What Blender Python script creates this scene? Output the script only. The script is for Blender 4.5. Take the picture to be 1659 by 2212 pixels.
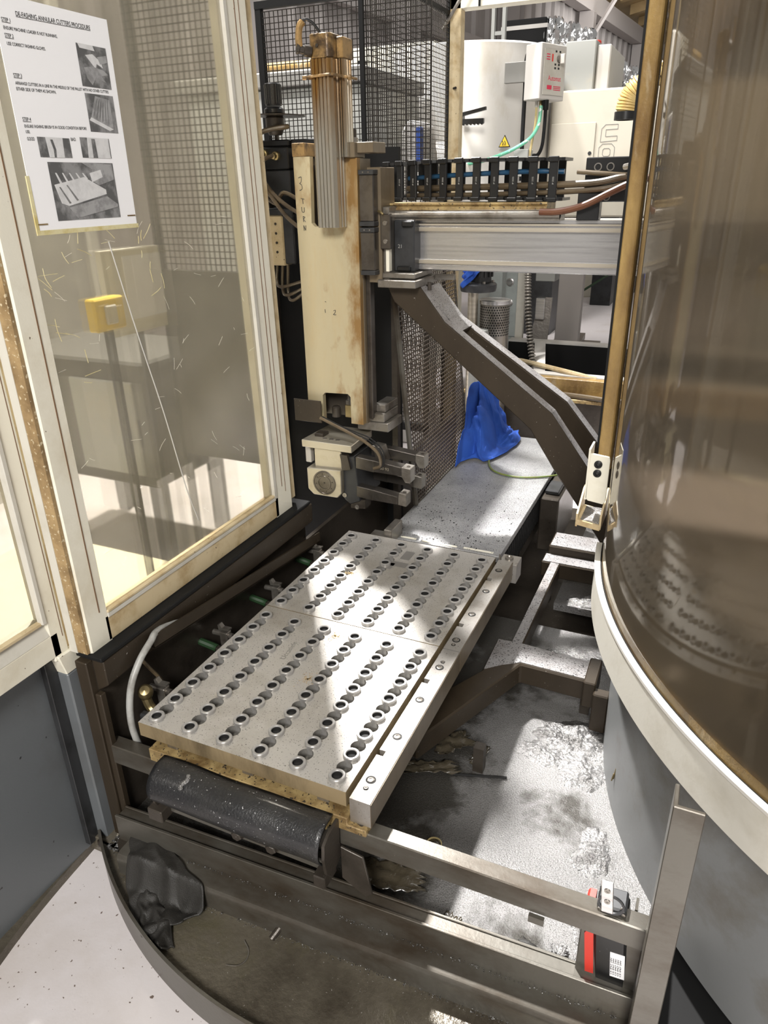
import bpy, bmesh, math, random
from mathutils import Vector, Matrix, noise as mnoise

random.seed(7)
for o in list(bpy.data.objects):
    bpy.data.objects.remove(o, do_unlink=True)
scene = bpy.context.scene
COL = scene.collection
ZC = 1.36            # camera height above the hall floor; shapes below are measured from the lens height

# ------------------------------------------------------------------ camera
yaw, pitch, roll = -0.428782, 0.428686, -0.019095
fwd = Vector((math.sin(yaw) * math.cos(pitch), math.cos(yaw) * math.cos(pitch), -math.sin(pitch)))
rgt = Vector((math.cos(yaw), -math.sin(yaw), 0))
upv = rgt.cross(fwd)
r2 = math.cos(roll) * rgt + math.sin(roll) * upv
u2 = -math.sin(roll) * rgt + math.cos(roll) * upv
cam_d = bpy.data.cameras.new('camera')
cam = bpy.data.objects.new('camera', cam_d)
COL.objects.link(cam)
cam_d.sensor_fit = 'VERTICAL'
cam_d.sensor_height = 36.0
cam_d.lens = 36.0 * 1552.57 / 2212.0
cam_d.clip_start = 0.02
cam_d.clip_end = 200
M = Matrix((r2, u2, -fwd)).transposed().to_4x4()
M.translation = Vector((0, 0, ZC))
cam.matrix_world = M
scene.camera = cam

# ------------------------------------------------------------------ world, lamps, exposure
world = bpy.data.worlds.new('hall_air')
scene.world = world
world.use_nodes = True
bg = world.node_tree.nodes['Background']
bg.inputs[0].default_value = (1.0, 0.97, 0.93, 1)
bg.inputs[1].default_value = 0.20


def area_lamp(name, loc, target, size, power, color=(1, 1, 1), size_y=None, spread=180):
    d = bpy.data.lights.new(name, 'AREA')
    d.energy = power
    d.color = color
    d.size = size
    d.spread = math.radians(spread)
    if size_y:
        d.shape = 'RECTANGLE'
        d.size_y = size_y
    else:
        d.shape = 'DISK'
    o = bpy.data.objects.new(name, d)
    COL.objects.link(o)
    o.location = Vector(loc) + Vector((0, 0, ZC))
    o.rotation_euler = (Vector(target) - Vector(loc)).to_track_quat('-Z', 'Y').to_euler()
    return o


# out-of-frame lamps: the hall lamp that casts the shadows, then added fills
area_lamp('unseen_lamp', (-2.65, 3.6, 4.0), (-0.35, 1.1, -1.0), 0.30, 225, (1.0, 0.98, 0.96), spread=95)
area_lamp('unseen_lamp', (0.7, -3.0, 2.3), (-0.9, 1.3, -0.2), 1.4, 215, (1.0, 0.97, 0.93))  # added fill behind the camera, brightens the upright fronts
area_lamp('unseen_lamp', (-0.6, 6.5, 4.6), (-0.9, 5.5, -0.8), 2.0, 70, (1.0, 0.98, 0.95))  # added fill over the background machines
area_lamp('unseen_lamp', (-1.2, 16.0, 3.2), (-2.5, 18.0, 1.0), 2.5, 90, (1.0, 0.98, 0.95))  # added fill that brightens the far hall wall
area_lamp('unseen_lamp', (-2.6, 1.2, 4.6), (-2.0, 4.6, 0.3), 1.2, 80, (1.0, 0.97, 0.95), spread=80)  # added fill for the machines and wall behind the mesh

vs = scene.view_settings
vs.view_transform = 'Standard'
vs.look = 'None'
vs.gamma = 1.0
vs.use_curve_mapping = False
vs.exposure = 0.55


# ------------------------------------------------------------------ materials
def mk(name):
    m = bpy.data.materials.new(name)
    m.use_nodes = True
    nt = m.node_tree
    return m, nt, nt.nodes['Principled BSDF']


def ramp(nt, src, a, b, interp='LINEAR'):
    r = nt.nodes.new('ShaderNodeValToRGB')
    r.color_ramp.interpolation = interp
    r.color_ramp.elements[0].position = a
    r.color_ramp.elements[0].color = (0, 0, 0, 1)
    r.color_ramp.elements[1].position = b
    r.color_ramp.elements[1].color = (1, 1, 1, 1)
    nt.links.new(src, r.inputs[0])
    return r.outputs[0]


def noise(nt, vec, scale, detail=5, rough=0.6, dist=0.0):
    n = nt.nodes.new('ShaderNodeTexNoise')
    n.inputs['Scale'].default_value = scale
    n.inputs['Detail'].default_value = detail
    n.inputs['Roughness'].default_value = rough
    n.inputs['Distortion'].default_value = dist
    nt.links.new(vec, n.inputs['Vector'])
    return n.outputs['Fac']


def mixc(nt, fac, a, b):
    m = nt.nodes.new('ShaderNodeMix')
    m.data_type = 'RGBA'
    nt.links.new(fac, m.inputs['Factor'])
    for sock, v in ((m.inputs[6], a), (m.inputs[7], b)):
        if isinstance(v, tuple):
            sock.default_value = (v[0], v[1], v[2], 1)
        else:
            nt.links.new(v, sock)
    return m.outputs[2]


def scaled(nt, vec, s):
    mp = nt.nodes.new('ShaderNodeMapping')
    mp.inputs['Scale'].default_value = s
    nt.links.new(vec, mp.inputs['Vector'])
    return mp.outputs[0]


def pm(name, base, rough=0.5, metal=0.0, grime=None, gscale=4.0, ga=0.45, gb=0.7, gstretch=(1, 1, 1),
       speck=None, sscale=220.0, sa=0.62, sb=0.66, bump=0.0, bscale=120.0, grough=None, second=None,
       s2scale=9.0, s2a=0.55, s2b=0.68, s2stretch=(1, 1, 1), coat=0.0, grads=()):
    m, nt, p = mk(name)
    tc = nt.nodes.new('ShaderNodeTexCoord')
    vec = tc.outputs['Object']
    col = base
    gf = None
    if grime:
        gsrc = noise(nt, scaled(nt, vec, gstretch), gscale, 7, 0.65, 0.15 if gstretch == (1, 1, 1) else 0.0)
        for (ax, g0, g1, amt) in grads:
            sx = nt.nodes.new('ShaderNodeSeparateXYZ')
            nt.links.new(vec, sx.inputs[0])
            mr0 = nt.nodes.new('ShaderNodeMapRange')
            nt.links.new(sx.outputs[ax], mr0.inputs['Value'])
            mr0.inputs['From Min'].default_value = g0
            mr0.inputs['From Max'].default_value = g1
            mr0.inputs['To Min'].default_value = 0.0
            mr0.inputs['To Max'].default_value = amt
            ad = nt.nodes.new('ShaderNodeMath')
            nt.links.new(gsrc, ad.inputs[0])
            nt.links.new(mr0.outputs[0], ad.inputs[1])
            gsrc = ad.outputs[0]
        gf = ramp(nt, gsrc, ga, gb)
        col = mixc(nt, gf, col, grime)
    if second:
        f2 = ramp(nt, noise(nt, scaled(nt, vec, s2stretch), s2scale, 6, 0.7, 0.3), s2a, s2b)
        col = mixc(nt, f2, col, second)
    if speck:
        f3 = ramp(nt, noise(nt, vec, sscale, 2, 0.5), sa, sb)
        col = mixc(nt, f3, col, speck)
    if isinstance(col, tuple):
        p.inputs['Base Color'].default_value = (col[0], col[1], col[2], 1)
    else:
        nt.links.new(col, p.inputs['Base Color'])
    p.inputs['Metallic'].default_value = metal
    if gf is not None and grough is not None:
        mr = nt.nodes.new('ShaderNodeMapRange')
        nt.links.new(gf, mr.inputs['Value'])
        mr.inputs['To Min'].default_value = rough
        mr.inputs['To Max'].default_value = grough
        nt.links.new(mr.outputs[0], p.inputs['Roughness'])
    else:
        p.inputs['Roughness'].default_value = rough
    p.inputs['Coat Weight'].default_value = coat
    p.inputs['Coat Roughness'].default_value = 0.12
    if bump:
        b = nt.nodes.new('ShaderNodeBump')
        b.inputs['Strength'].default_value = bump
        b.inputs['Distance'].default_value = 0.004
        nt.links.new(noise(nt, vec, bscale, 4, 0.6), b.inputs['Height'])
        nt.links.new(b.outputs[0], p.inputs['Normal'])
    return m


MAT = {}
MAT['plate'] = pm('ground_steel_plate', (0.48, 0.46, 0.43), 0.42, 0.45, grime=(0.30, 0.27, 0.22), gscale=5, ga=0.5, gb=0.8,
                  speck=(0.12, 0.11, 0.10), sscale=330, sa=0.64, sb=0.68, bump=0.15, bscale=260, grough=0.55)
MAT['plate_side'] = pm('yellowed_steel_edge', (0.30, 0.23, 0.13), 0.45, 0.35, grime=(0.12, 0.09, 0.05), gscale=14,
                       gstretch=(1, 1, 0.3), bump=0.1)
MAT['bush'] = pm('turned_bushing_steel', (0.44, 0.43, 0.42), 0.34, 0.5, grime=(0.28, 0.265, 0.24), gscale=30)
MAT['bore'] = pm('dark_bore', (0.010, 0.0095, 0.009), 0.7, 0.0)
MAT['clamp_bar'] = pm('ground_clamp_bar', (0.40, 0.38, 0.355), 0.36, 0.6, grime=(0.25, 0.215, 0.17), gscale=8,
                      speck=(0.14, 0.13, 0.12), sscale=300, sa=0.66, sb=0.7)
MAT['brass_grime'] = pm('oil_yellowed_base', (0.42, 0.31, 0.14), 0.4, 0.2, grime=(0.16, 0.10, 0.04), gscale=16, ga=0.42, gb=0.62,
                        speck=(0.05, 0.04, 0.03), sscale=160, bump=0.25, bscale=90)
MAT['dark'] = pm('oily_dark_steel', (0.060, 0.050, 0.040), 0.38, 0.35, grime=(0.028, 0.023, 0.018), gscale=6,
                 speck=(0.30, 0.28, 0.26), sscale=240, sa=0.74, sb=0.76, bump=0.12, bscale=140, grough=0.25)
MAT['brown'] = pm('brown_painted_steel', (0.038, 0.028, 0.018), 0.44, 0.1, grime=(0.026, 0.019, 0.012), gscale=7,
                  gstretch=(1, 1, 0.4), speck=(0.40, 0.38, 0.36), sscale=200, sa=0.75, sb=0.77, bump=0.08)
MAT['brace_top'] = pm('chip_dusted_steel', (0.36, 0.35, 0.35), 0.45, 0.5, grime=(0.22, 0.20, 0.19), gscale=10,
                      speck=(0.04, 0.04, 0.04), sscale=260, sa=0.60, sb=0.64, bump=0.4, bscale=220)
MAT['chute'] = pm('chip_dusted_cover', (0.43, 0.43, 0.43), 0.36, 0.6, grime=(0.20, 0.20, 0.20), gscale=4, ga=0.4, gb=0.75,
                  speck=(0.06, 0.06, 0.06), sscale=380, sa=0.60, sb=0.66, bump=0.6, bscale=200)
MAT['sump'] = pm('sump_tray_with_silver_fines', (0.26, 0.255, 0.25), 0.34, 0.45, grime=(0.060, 0.056, 0.048), gscale=6, ga=0.54, gb=0.66, grads=((0, -0.31, -0.40, 0.22),),  # gradient: oily film that also deepens the pallet's shade on the left
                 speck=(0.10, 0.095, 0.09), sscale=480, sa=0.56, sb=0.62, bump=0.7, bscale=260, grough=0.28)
MAT['front_tray'] = pm('grimy_front_tray', (0.15, 0.132, 0.10), 0.30, 0.35, grime=(0.065, 0.054, 0.040), gscale=5, ga=0.4, gb=0.65,
                       speck=(0.32, 0.30, 0.27), sscale=260, sa=0.73, sb=0.75, bump=0.35, bscale=100, grough=0.22, second=(0.13, 0.115, 0.075), s2scale=4)
MAT['frame_steel'] = pm('greenish_grey_frame', (0.120, 0.112, 0.095), 0.34, 0.45, grime=(0.060, 0.046, 0.032), gscale=7, ga=0.44, gb=0.66,
                        gstretch=(0.5, 1, 1), bump=0.06)
MAT['grey_paint'] = pm('blue_grey_paint', (0.125, 0.135, 0.142), 0.42, 0.0, grime=(0.085, 0.085, 0.083), gscale=2.5,
                       speck=(0.03, 0.03, 0.03), sscale=45, sa=0.76, sb=0.77, bump=0.05, bscale=300)
MAT['grey_paint_dirty'] = pm('blue_grey_paint_rusty', (0.175, 0.18, 0.18), 0.40, 0.0, grime=(0.10, 0.085, 0.06), gscale=4, ga=0.5, gb=0.7, bump=0.05)
MAT['cream'] = pm('cream_paint', (0.72, 0.69, 0.58), 0.42, 0.0, grime=(0.52, 0.46, 0.33), gscale=5, ga=0.5, gb=0.82,
                  speck=(0.16, 0.12, 0.08), sscale=80, sa=0.745, sb=0.76, bump=0.05, bscale=300)
MAT['cream_edge'] = pm('cream_paint_yellowed', (0.55, 0.45, 0.28), 0.42, 0.0, grime=(0.33, 0.22, 0.09), gscale=12, ga=0.45, gb=0.7,
                       speck=(0.12, 0.08, 0.04), sscale=90, sa=0.72, sb=0.74, bump=0.06)
MAT['cream_rail'] = pm('pale_cream_rail', (0.54, 0.52, 0.46), 0.42, 0.0, grime=(0.40, 0.37, 0.30), gscale=7, ga=0.5, gb=0.8, bump=0.05)
MAT['seal'] = pm('amber_stained_post', (0.36, 0.24, 0.085), 0.38, 0.0, grime=(0.17, 0.10, 0.035), gscale=9, ga=0.42, gb=0.66,
                 gstretch=(1, 1, 0.35), bump=0.5, bscale=60, second=(0.46, 0.40, 0.28), s2scale=7, s2a=0.58, s2b=0.7, s2stretch=(1, 1, 0.3))
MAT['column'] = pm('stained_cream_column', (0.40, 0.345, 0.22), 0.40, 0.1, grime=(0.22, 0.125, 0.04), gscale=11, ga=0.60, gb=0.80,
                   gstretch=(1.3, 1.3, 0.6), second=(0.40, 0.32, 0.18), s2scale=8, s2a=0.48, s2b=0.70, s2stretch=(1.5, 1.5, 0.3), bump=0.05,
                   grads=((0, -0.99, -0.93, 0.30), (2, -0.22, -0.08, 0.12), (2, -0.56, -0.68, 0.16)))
MAT['column_side'] = pm('oil_and_shade_darkened_side', (0.17, 0.135, 0.09), 0.34, 0.3, grime=(0.085, 0.062, 0.04), gscale=7, gstretch=(1, 1, 0.25), bump=0.05)  # oil stain, also the shaded tone of the clamp bar side
MAT['cylinder'] = pm('stained_aluminium_cylinder', (0.50, 0.465, 0.39), 0.24, 0.8, grime=(0.33, 0.18, 0.055), gscale=10, ga=0.56, gb=0.82,
                     gstretch=(2.0, 2.0, 0.22), bump=0.03, grads=((2, 0.05, 0.28, 0.28),))
MAT['cyl_cap'] = pm('oily_cylinder_cap', (0.33, 0.21, 0.085), 0.30, 0.4, grime=(0.07, 0.045, 0.025), gscale=22, ga=0.45, gb=0.62, bump=0.15)
MAT['alu'] = pm('extruded_aluminium', (0.62, 0.61, 0.60), 0.26, 0.85, grime=(0.40, 0.39, 0.39), gscale=5, gstretch=(0.4, 1, 14), bump=0.02)
MAT['alu_warm'] = pm('dull_aluminium_trim', (0.60, 0.55, 0.46), 0.34, 0.7, grime=(0.42, 0.37, 0.29), gscale=5, gstretch=(0.3, 1, 12))
MAT['machined'] = pm('machined_steel', (0.30, 0.28, 0.25), 0.32, 0.75, grime=(0.12, 0.10, 0.08), gscale=12, bump=0.05)
MAT['machined_light'] = pm('bright_machined_block', (0.43, 0.395, 0.32), 0.34, 0.6, grime=(0.30, 0.25, 0.16), gscale=10, ga=0.5, gb=0.75,
                           second=(0.10, 0.08, 0.05), s2scale=14, s2a=0.63, s2b=0.72)
MAT['gunmetal'] = pm('gunmetal_fingers', (0.13, 0.118, 0.105), 0.28, 0.8, grime=(0.06, 0.05, 0.042), gscale=12)
MAT['black'] = pm('black_plastic', (0.012, 0.012, 0.012), 0.30, 0.0, speck=(0.3, 0.3, 0.3), sscale=260, sa=0.77, sb=0.79)
MAT['black_matt'] = pm('matt_black', (0.010, 0.010, 0.010), 0.6, 0.0)
MAT['charcoal'] = pm('charcoal_block', (0.035, 0.036, 0.038), 0.4, 0.2, grime=(0.018, 0.018, 0.018), gscale=14)
MAT['rubber'] = pm('oily_rubber_sheet', (0.014, 0.014, 0.015), 0.33, 0.0, grime=(0.030, 0.029, 0.027), gscale=8, speck=(0.5, 0.5, 0.5),
                   sscale=240, sa=0.71, sb=0.74, bump=0.4, bscale=220, coat=0.25)
MAT['hose'] = pm('grey_conduit', (0.36, 0.36, 0.34), 0.4, 0.0, grime=(0.18, 0.17, 0.15), gscale=20)
MAT['oil_hose'] = pm('oily_hose', (0.115, 0.085, 0.05), 0.28, 0.0, grime=(0.05, 0.036, 0.022), gscale=20, gstretch=(0.3, 1, 1), coat=0.05)
MAT['red_hose'] = pm('red_brown_hose', (0.125, 0.045, 0.018), 0.28, 0.0, grime=(0.10, 0.03, 0.015), gscale=18, coat=0.1)
MAT['blue_hose'] = pm('blue_air_line', (0.02, 0.075, 0.15), 0.32, 0.0)
MAT['blue_cloth'] = pm('blue_cloth', (0.018, 0.085, 0.42), 0.85, 0.0, grime=(0.012, 0.055, 0.30), gscale=12, bump=0.3, bscale=400)
MAT['dark_cloth'] = pm('oil_soaked_cloth', (0.027, 0.025, 0.022), 0.6, 0.0, grime=(0.014, 0.013, 0.011), gscale=12, bump=0.3, bscale=380, grough=0.35)
MAT['green'] = pm('green_grip', (0.018, 0.045, 0.018), 0.35, 0.0)
MAT['brass'] = pm('tarnished_brass', (0.28, 0.22, 0.11), 0.35, 0.8)
MAT['wire'] = pm('black_mesh_wire', (0.022, 0.018, 0.015), 0.35, 0.4)
MAT['wire_dark'] = pm('brown_mesh_wire', (0.09, 0.068, 0.05), 0.35, 0.5)
MAT['red'] = pm('red_plastic', (0.62, 0.045, 0.03), 0.35, 0.0)
MAT['white'] = pm('white_paint', (0.54, 0.52, 0.485), 0.45, 0.0, grime=(0.55, 0.51, 0.43), gscale=4, ga=0.5, gb=0.8)
MAT['tank'] = pm('stained_white_tank', (0.66, 0.64, 0.60), 0.28, 0.15, grime=(0.46, 0.40, 0.30), gscale=2.2, ga=0.55, gb=0.78, gstretch=(1, 1, 0.6))
MAT['mach_cream'] = pm('cream_machine_panel', (0.50, 0.465, 0.385), 0.45, 0.0, grime=(0.42, 0.385, 0.305), gscale=2.5, ga=0.5, gb=0.8)
MAT['mach_grey'] = pm('pale_grey_cabinet', (0.33, 0.335, 0.315), 0.45, 0.0, grime=(0.42, 0.38, 0.30), gscale=3, ga=0.55, gb=0.78)
MAT['hall_wall'] = pm('corrugated_cladding', (0.42, 0.39, 0.38), 0.6, 0.0, grime=(0.30, 0.28, 0.26), gscale=0.6)
MAT['hall_steel'] = pm('pale_purple_girder', (0.42, 0.39, 0.38), 0.55, 0.0)
MAT['roof'] = pm('tan_roof', (0.50, 0.36, 0.18), 0.6, 0.0, grime=(0.34, 0.23, 0.10), gscale=0.7)
MAT['foil'] = pm('crumpled_foil', (0.80, 0.80, 0.80), 0.16, 1.0, bump=1.0, bscale=16)
MAT['green_grey'] = pm('green_grey_paint', (0.34, 0.37, 0.36), 0.4, 0.0, grime=(0.25, 0.27, 0.26), gscale=5)
MAT['floor'] = pm('white_painted_floor', (0.66, 0.62, 0.62), 0.42, 0.0, grime=(0.56, 0.51, 0.48), gscale=3, ga=0.5, gb=0.75,
                  speck=(0.16, 0.12, 0.10), sscale=110, sa=0.715, sb=0.735, second=(0.50, 0.30, 0.10), s2scale=6.5, s2a=0.755, s2b=0.79, bump=0.08, bscale=90)
MAT['paper'] = pm('white_paper', (0.88, 0.88, 0.89), 0.35, 0.0)
MAT['ink'] = pm('black_ink', (0.02, 0.02, 0.02), 0.5, 0.0)
MAT['ink_red'] = pm('red_ink', (0.65, 0.03, 0.08), 0.5, 0.0)
MAT['photo_dark'] = pm('grey_photo_print', (0.10, 0.10, 0.10), 0.4, 0.0, grime=(0.26, 0.26, 0.26), gscale=26, ga=0.45, gb=0.6)
MAT['photo_mid'] = pm('mid_grey_photo_print', (0.34, 0.34, 0.34), 0.4, 0.0, grime=(0.22, 0.22, 0.22), gscale=40, ga=0.45, gb=0.6)
MAT['photo_light'] = pm('light_grey_photo_print', (0.66, 0.66, 0.66), 0.4, 0.0, grime=(0.5, 0.5, 0.5), gscale=40)
MAT['tape'] = pm('yellowed_tape', (0.66, 0.60, 0.36), 0.25, 0.0, grime=(0.50, 0.40, 0.14), gscale=30)
MAT['yellow'] = pm('yellow_plastic', (0.80, 0.56, 0.04), 0.4, 0.0, grime=(0.6, 0.42, 0.05), gscale=10)
MAT['ribbed_hose'] = pm('tan_ribbed_hose', (0.58, 0.42, 0.16), 0.35, 0.0, grime=(0.38, 0.25, 0.08), gscale=8)
MAT['green_hose'] = pm('green_braided_hose', (0.16, 0.52, 0.34), 0.35, 0.0, speck=(0.7, 0.8, 0.74), sscale=40, sa=0.6, sb=0.62)
MAT['tan_cable'] = pm('tan_cable', (0.62, 0.50, 0.24), 0.4, 0.0)
MAT['sludge'] = pm('grey_swarf_sludge', (0.30, 0.295, 0.29), 0.28, 0.6, grime=(0.07, 0.065, 0.06), gscale=14, speck=(0.05, 0.05, 0.05),
                   sscale=420, sa=0.58, sb=0.63, bump=0.9, bscale=190, grough=0.25)
MAT['film'] = pm('oily_plastic_film', (0.060, 0.050, 0.034), 0.18, 0.0, grime=(0.024, 0.019, 0.012), gscale=18, bump=0.5, bscale=60, coat=0.8)

MAT['black_matt'].node_tree.nodes['Principled BSDF'].inputs['Specular IOR Level'].default_value = 0.15
MAT['brown'].node_tree.nodes['Principled BSDF'].inputs['Specular IOR Level'].default_value = 0.3


def pane_mat(name, tint, haze, haze_fac, blur_fac, blur, gloss, gscale, haze2=None):
    m = bpy.data.materials.new(name)
    m.use_nodes = True
    nt = m.node_tree
    for n in list(nt.nodes):
        nt.nodes.remove(n)
    out = nt.nodes.new('ShaderNodeOutputMaterial')
    tc = nt.nodes.new('ShaderNodeTexCoord')
    tr = nt.nodes.new('ShaderNodeBsdfTransparent')
    tr.inputs[0].default_value = (*tint, 1)
    rf = nt.nodes.new('ShaderNodeBsdfRefraction')
    rf.inputs['Color'].default_value = (*tint, 1)
    rf.inputs['Roughness'].default_value = blur
    rf.inputs['IOR'].default_value = 1.03
    m1 = nt.nodes.new('ShaderNodeMixShader')
    m1.inputs[0].default_value = blur_fac
    nt.links.new(tr.outputs[0], m1.inputs[1])
    nt.links.new(rf.outputs[0], m1.inputs[2])
    df = nt.nodes.new('ShaderNodeBsdfDiffuse')
    f = noise(nt, tc.outputs['Object'], gscale, 7, 0.65, 0.5)
    col = mixc(nt, ramp(nt, f, 0.4, 0.7), haze, haze2 or haze)
    nt.links.new(col, df.inputs[0])
    tl = nt.nodes.new('ShaderNodeBsdfTranslucent')
    nt.links.new(col, tl.inputs[0])
    dt = nt.nodes.new('ShaderNodeMixShader')
    dt.inputs[0].default_value = 0.4
    nt.links.new(df.outputs[0], dt.inputs[1])
    nt.links.new(tl.outputs[0], dt.inputs[2])
    mr = nt.nodes.new('ShaderNodeMapRange')
    nt.links.new(noise(nt, tc.outputs['Object'], gscale * 1.7, 8, 0.7, 0.8), mr.inputs['Value'])
    mr.inputs['From Min'].default_value = 0.3
    mr.inputs['From Max'].default_value = 0.7
    mr.inputs['To Min'].default_value = haze_fac * 0.7
    mr.inputs['To Max'].default_value = haze_fac * 1.3
    m2 = nt.nodes.new('ShaderNodeMixShader')
    nt.links.new(mr.outputs[0], m2.inputs[0])
    nt.links.new(m1.outputs[0], m2.inputs[1])
    nt.links.new(dt.outputs[0], m2.inputs[2])
    gl = nt.nodes.new('ShaderNodeBsdfGlossy')
    gl.inputs['Roughness'].default_value = gloss
    gl.inputs['Color'].default_value = (0.9, 0.88, 0.84, 1)
    fr = nt.nodes.new('ShaderNodeFresnel')
    fr.inputs['IOR'].default_value = 1.5
    m3 = nt.nodes.new('ShaderNodeMixShader')
    ge = nt.nodes.new('ShaderNodeNewGeometry')
    fm = nt.nodes.new('ShaderNodeMath')
    fm.operation = 'SUBTRACT'
    fm.use_clamp = True
    nt.links.new(fr.outputs[0], fm.inputs[0])
    nt.links.new(ge.outputs['Backfacing'], fm.inputs[1])
    nt.links.new(fm.outputs[0], m3.inputs[0])
    nt.links.new(m2.outputs[0], m3.inputs[1])
    nt.links.new(gl.outputs[0], m3.inputs[2])
    nt.links.new(m3.outputs[0], out.inputs[0])
    return m


MAT['pane_left'] = pane_mat('hazy_polycarbonate', (0.80, 0.78, 0.72), (0.80, 0.74, 0.58), 0.10, 0.85, 0.16, 0.16, 2.5, (0.62, 0.57, 0.44))
MAT['pane_right'] = pane_mat('brown_tinted_polycarbonate', (0.44, 0.395, 0.335), (0.29, 0.24, 0.17), 0.26, 0.92, 0.36, 0.05, 1.6, (0.19, 0.168, 0.138))


# ------------------------------------------------------------------ mesh helpers
def catmull(pts, k=6):
    pts = [Vector(p) for p in pts]
    if len(pts) < 3:
        return pts
    out = []
    ext = [pts[0] * 2 - pts[1]] + pts + [pts[-1] * 2 - pts[-2]]
    for i in range(1, len(ext) - 2):
        a, b, c, d = ext[i - 1:i + 3]
        for j in range(k):
            t = j / k
            out.append(0.5 * ((2 * b) + (c - a) * t + (2 * a - 5 * b + 4 * c - d) * t * t + (3 * b - a - 3 * c + d) * t ** 3))
    out.append(pts[-1])
    return out


class MB:
    def __init__(self):
        self.v = []
        self.f = []

    def add(self, vs, fs, M=None):
        n = len(self.v)
        for p in vs:
            p = Vector(p)
            self.v.append(tuple(M @ p) if M is not None else tuple(p))
        for f in fs:
            self.f.append(tuple(i + n for i in f))
        return self

    def box(self, x0, x1, y0, y1, z0, z1, b=0.0, M=None):
        if b <= 0:
            v = [(x, y, z) for x in (x0, x1) for y in (y0, y1) for z in (z0, z1)]
            f = [(0, 1, 3, 2), (4, 6, 7, 5), (0, 4, 5, 1), (2, 3, 7, 6), (0, 2, 6, 4), (1, 5, 7, 3)]
            return self.add(v, f, M)
        bm = bmesh.new()
        bmesh.ops.create_cube(bm, size=1)
        for w in bm.verts:
            w.co = Vector(((x0 + x1) / 2 + w.co.x * (x1 - x0), (y0 + y1) / 2 + w.co.y * (y1 - y0), (z0 + z1) / 2 + w.co.z * (z1 - z0)))
        bmesh.ops.bevel(bm, geom=list(bm.edges), offset=b, segments=1, affect='EDGES', profile=0.5)
        return self._bm(bm, M)

    def _bm(self, bm, M=None):
        bm.verts.index_update()
        vs = [w.co.copy() for w in bm.verts]
        fs = [[w.index for w in f.verts] for f in bm.faces]
        bm.free()
        return self.add(vs, fs, M)

    def prism(self, poly, axis, a, b, M=None, bev=0.0):
        def q(u, w, t):
            return {'x': (t, u, w), 'y': (u, t, w), 'z': (u, w, t)}[axis]
        n = len(poly)
        v = [q(p[0], p[1], a) for p in poly] + [q(p[0], p[1], b) for p in poly]
        f = [tuple(range(n))[::-1], tuple(range(n, 2 * n))] + [(i, (i + 1) % n, n + (i + 1) % n, n + i) for i in range(n)]
        if bev <= 0:
            return self.add(v, f, M)
        bm = bmesh.new()
        bv = [bm.verts.new(p) for p in v]
        for g in f:
            bm.faces.new([bv[i] for i in g])
        bmesh.ops.recalc_face_normals(bm, faces=bm.faces)
        bmesh.ops.bevel(bm, geom=list(bm.edges), offset=bev, segments=1, affect='EDGES', profile=0.5)
        return self._bm(bm, M)

    def tube(self, pts, r, n=8, smooth=6, r1=None):
        P = catmull(pts, smooth) if smooth else [Vector(p) for p in pts]
        m = len(P)
        prev = None
        vs = []
        for i in range(m):
            t = (P[min(i + 1, m - 1)] - P[max(i - 1, 0)]).normalized()
            if prev is None:
                a = t.orthogonal().normalized()
            else:
                a = (prev - t * prev.dot(t))
                a = a.normalized() if a.length > 1e-9 else t.orthogonal().normalized()
            prev = a
            b = t.cross(a)
            rr = r if r1 is None else r + (r1 - r) * i / (m - 1)
            for k in range(n):
                an = 2 * math.pi * k / n
                vs.append(P[i] + a * (rr * math.cos(an)) + b * (rr * math.sin(an)))
        fs = [(i * n + k, i * n + (k + 1) % n, (i + 1) * n + (k + 1) % n, (i + 1) * n + k) for i in range(m - 1) for k in range(n)]
        fs.append(tuple(range(n))[::-1])
        fs.append(tuple((m - 1) * n + k for k in range(n)))
        return self.add(vs, fs)

    def cyl(self, p0, p1, r, n=16, r1=None):
        return self.tube([p0, p1], r, n, 0, r1)

    def lathe(self, prof, origin, axis=(0, 0, 1), n=24, closed=False, cap=True):
        """prof: list of (radius, height along axis)"""
        o = Vector(origin)
        w = Vector(axis).normalized()
        a = w.orthogonal().normalized()
        b = w.cross(a)
        vs = []
        for (r, h) in prof:
            for k in range(n):
                an = 2 * math.pi * k / n
                vs.append(o + w * h + a * (r * math.cos(an)) + b * (r * math.sin(an)))
        m = len(prof)
        rows = m if closed else m - 1
        fs = [(i * n + k, i * n + (k + 1) % n, ((i + 1) % m) * n + (k + 1) % n, ((i + 1) % m) * n + k) for i in range(rows) for k in range(n)]
        if not closed:
            if cap and prof[0][0] > 1e-6:
                fs.append(tuple(range(n))[::-1])
            if prof[-1][0] > 1e-6:
                fs.append(tuple((m - 1) * n + k for k in range(n)))
        return self.add(vs, fs)

    def grid(self, fn, nu, nv):
        vs = [fn(i / nu, j / nv) for i in range(nu + 1) for j in range(nv + 1)]
        fs = [(i * (nv + 1) + j, (i + 1) * (nv + 1) + j, (i + 1) * (nv + 1) + j + 1, i * (nv + 1) + j + 1) for i in range(nu) for j in range(nv)]
        return self.add(vs, fs)

    def strip(self, path, h0, h1, thick, outward):
        """vertical curved wall along a plan path [(x,y)], thickness along outward (a function of index)"""
        n = len(path)
        vs = []
        for i, (x, y) in enumerate(path):
            ox, oy = outward(i)
            vs += [(x, y, h0), (x, y, h1), (x + ox * thick, y + oy * thick, h1), (x + ox * thick, y + oy * thick, h0)]
        fs = []
        for i in range(n - 1):
            for k in range(4):
                fs.append((i * 4 + k, i * 4 + (k + 1) % 4, (i + 1) * 4 + (k + 1) % 4, (i + 1) * 4 + k))
        fs += [(0, 1, 2, 3), tuple(4 * (n - 1) + k for k in (3, 2, 1, 0))]
        return self.add(vs, fs)

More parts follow.
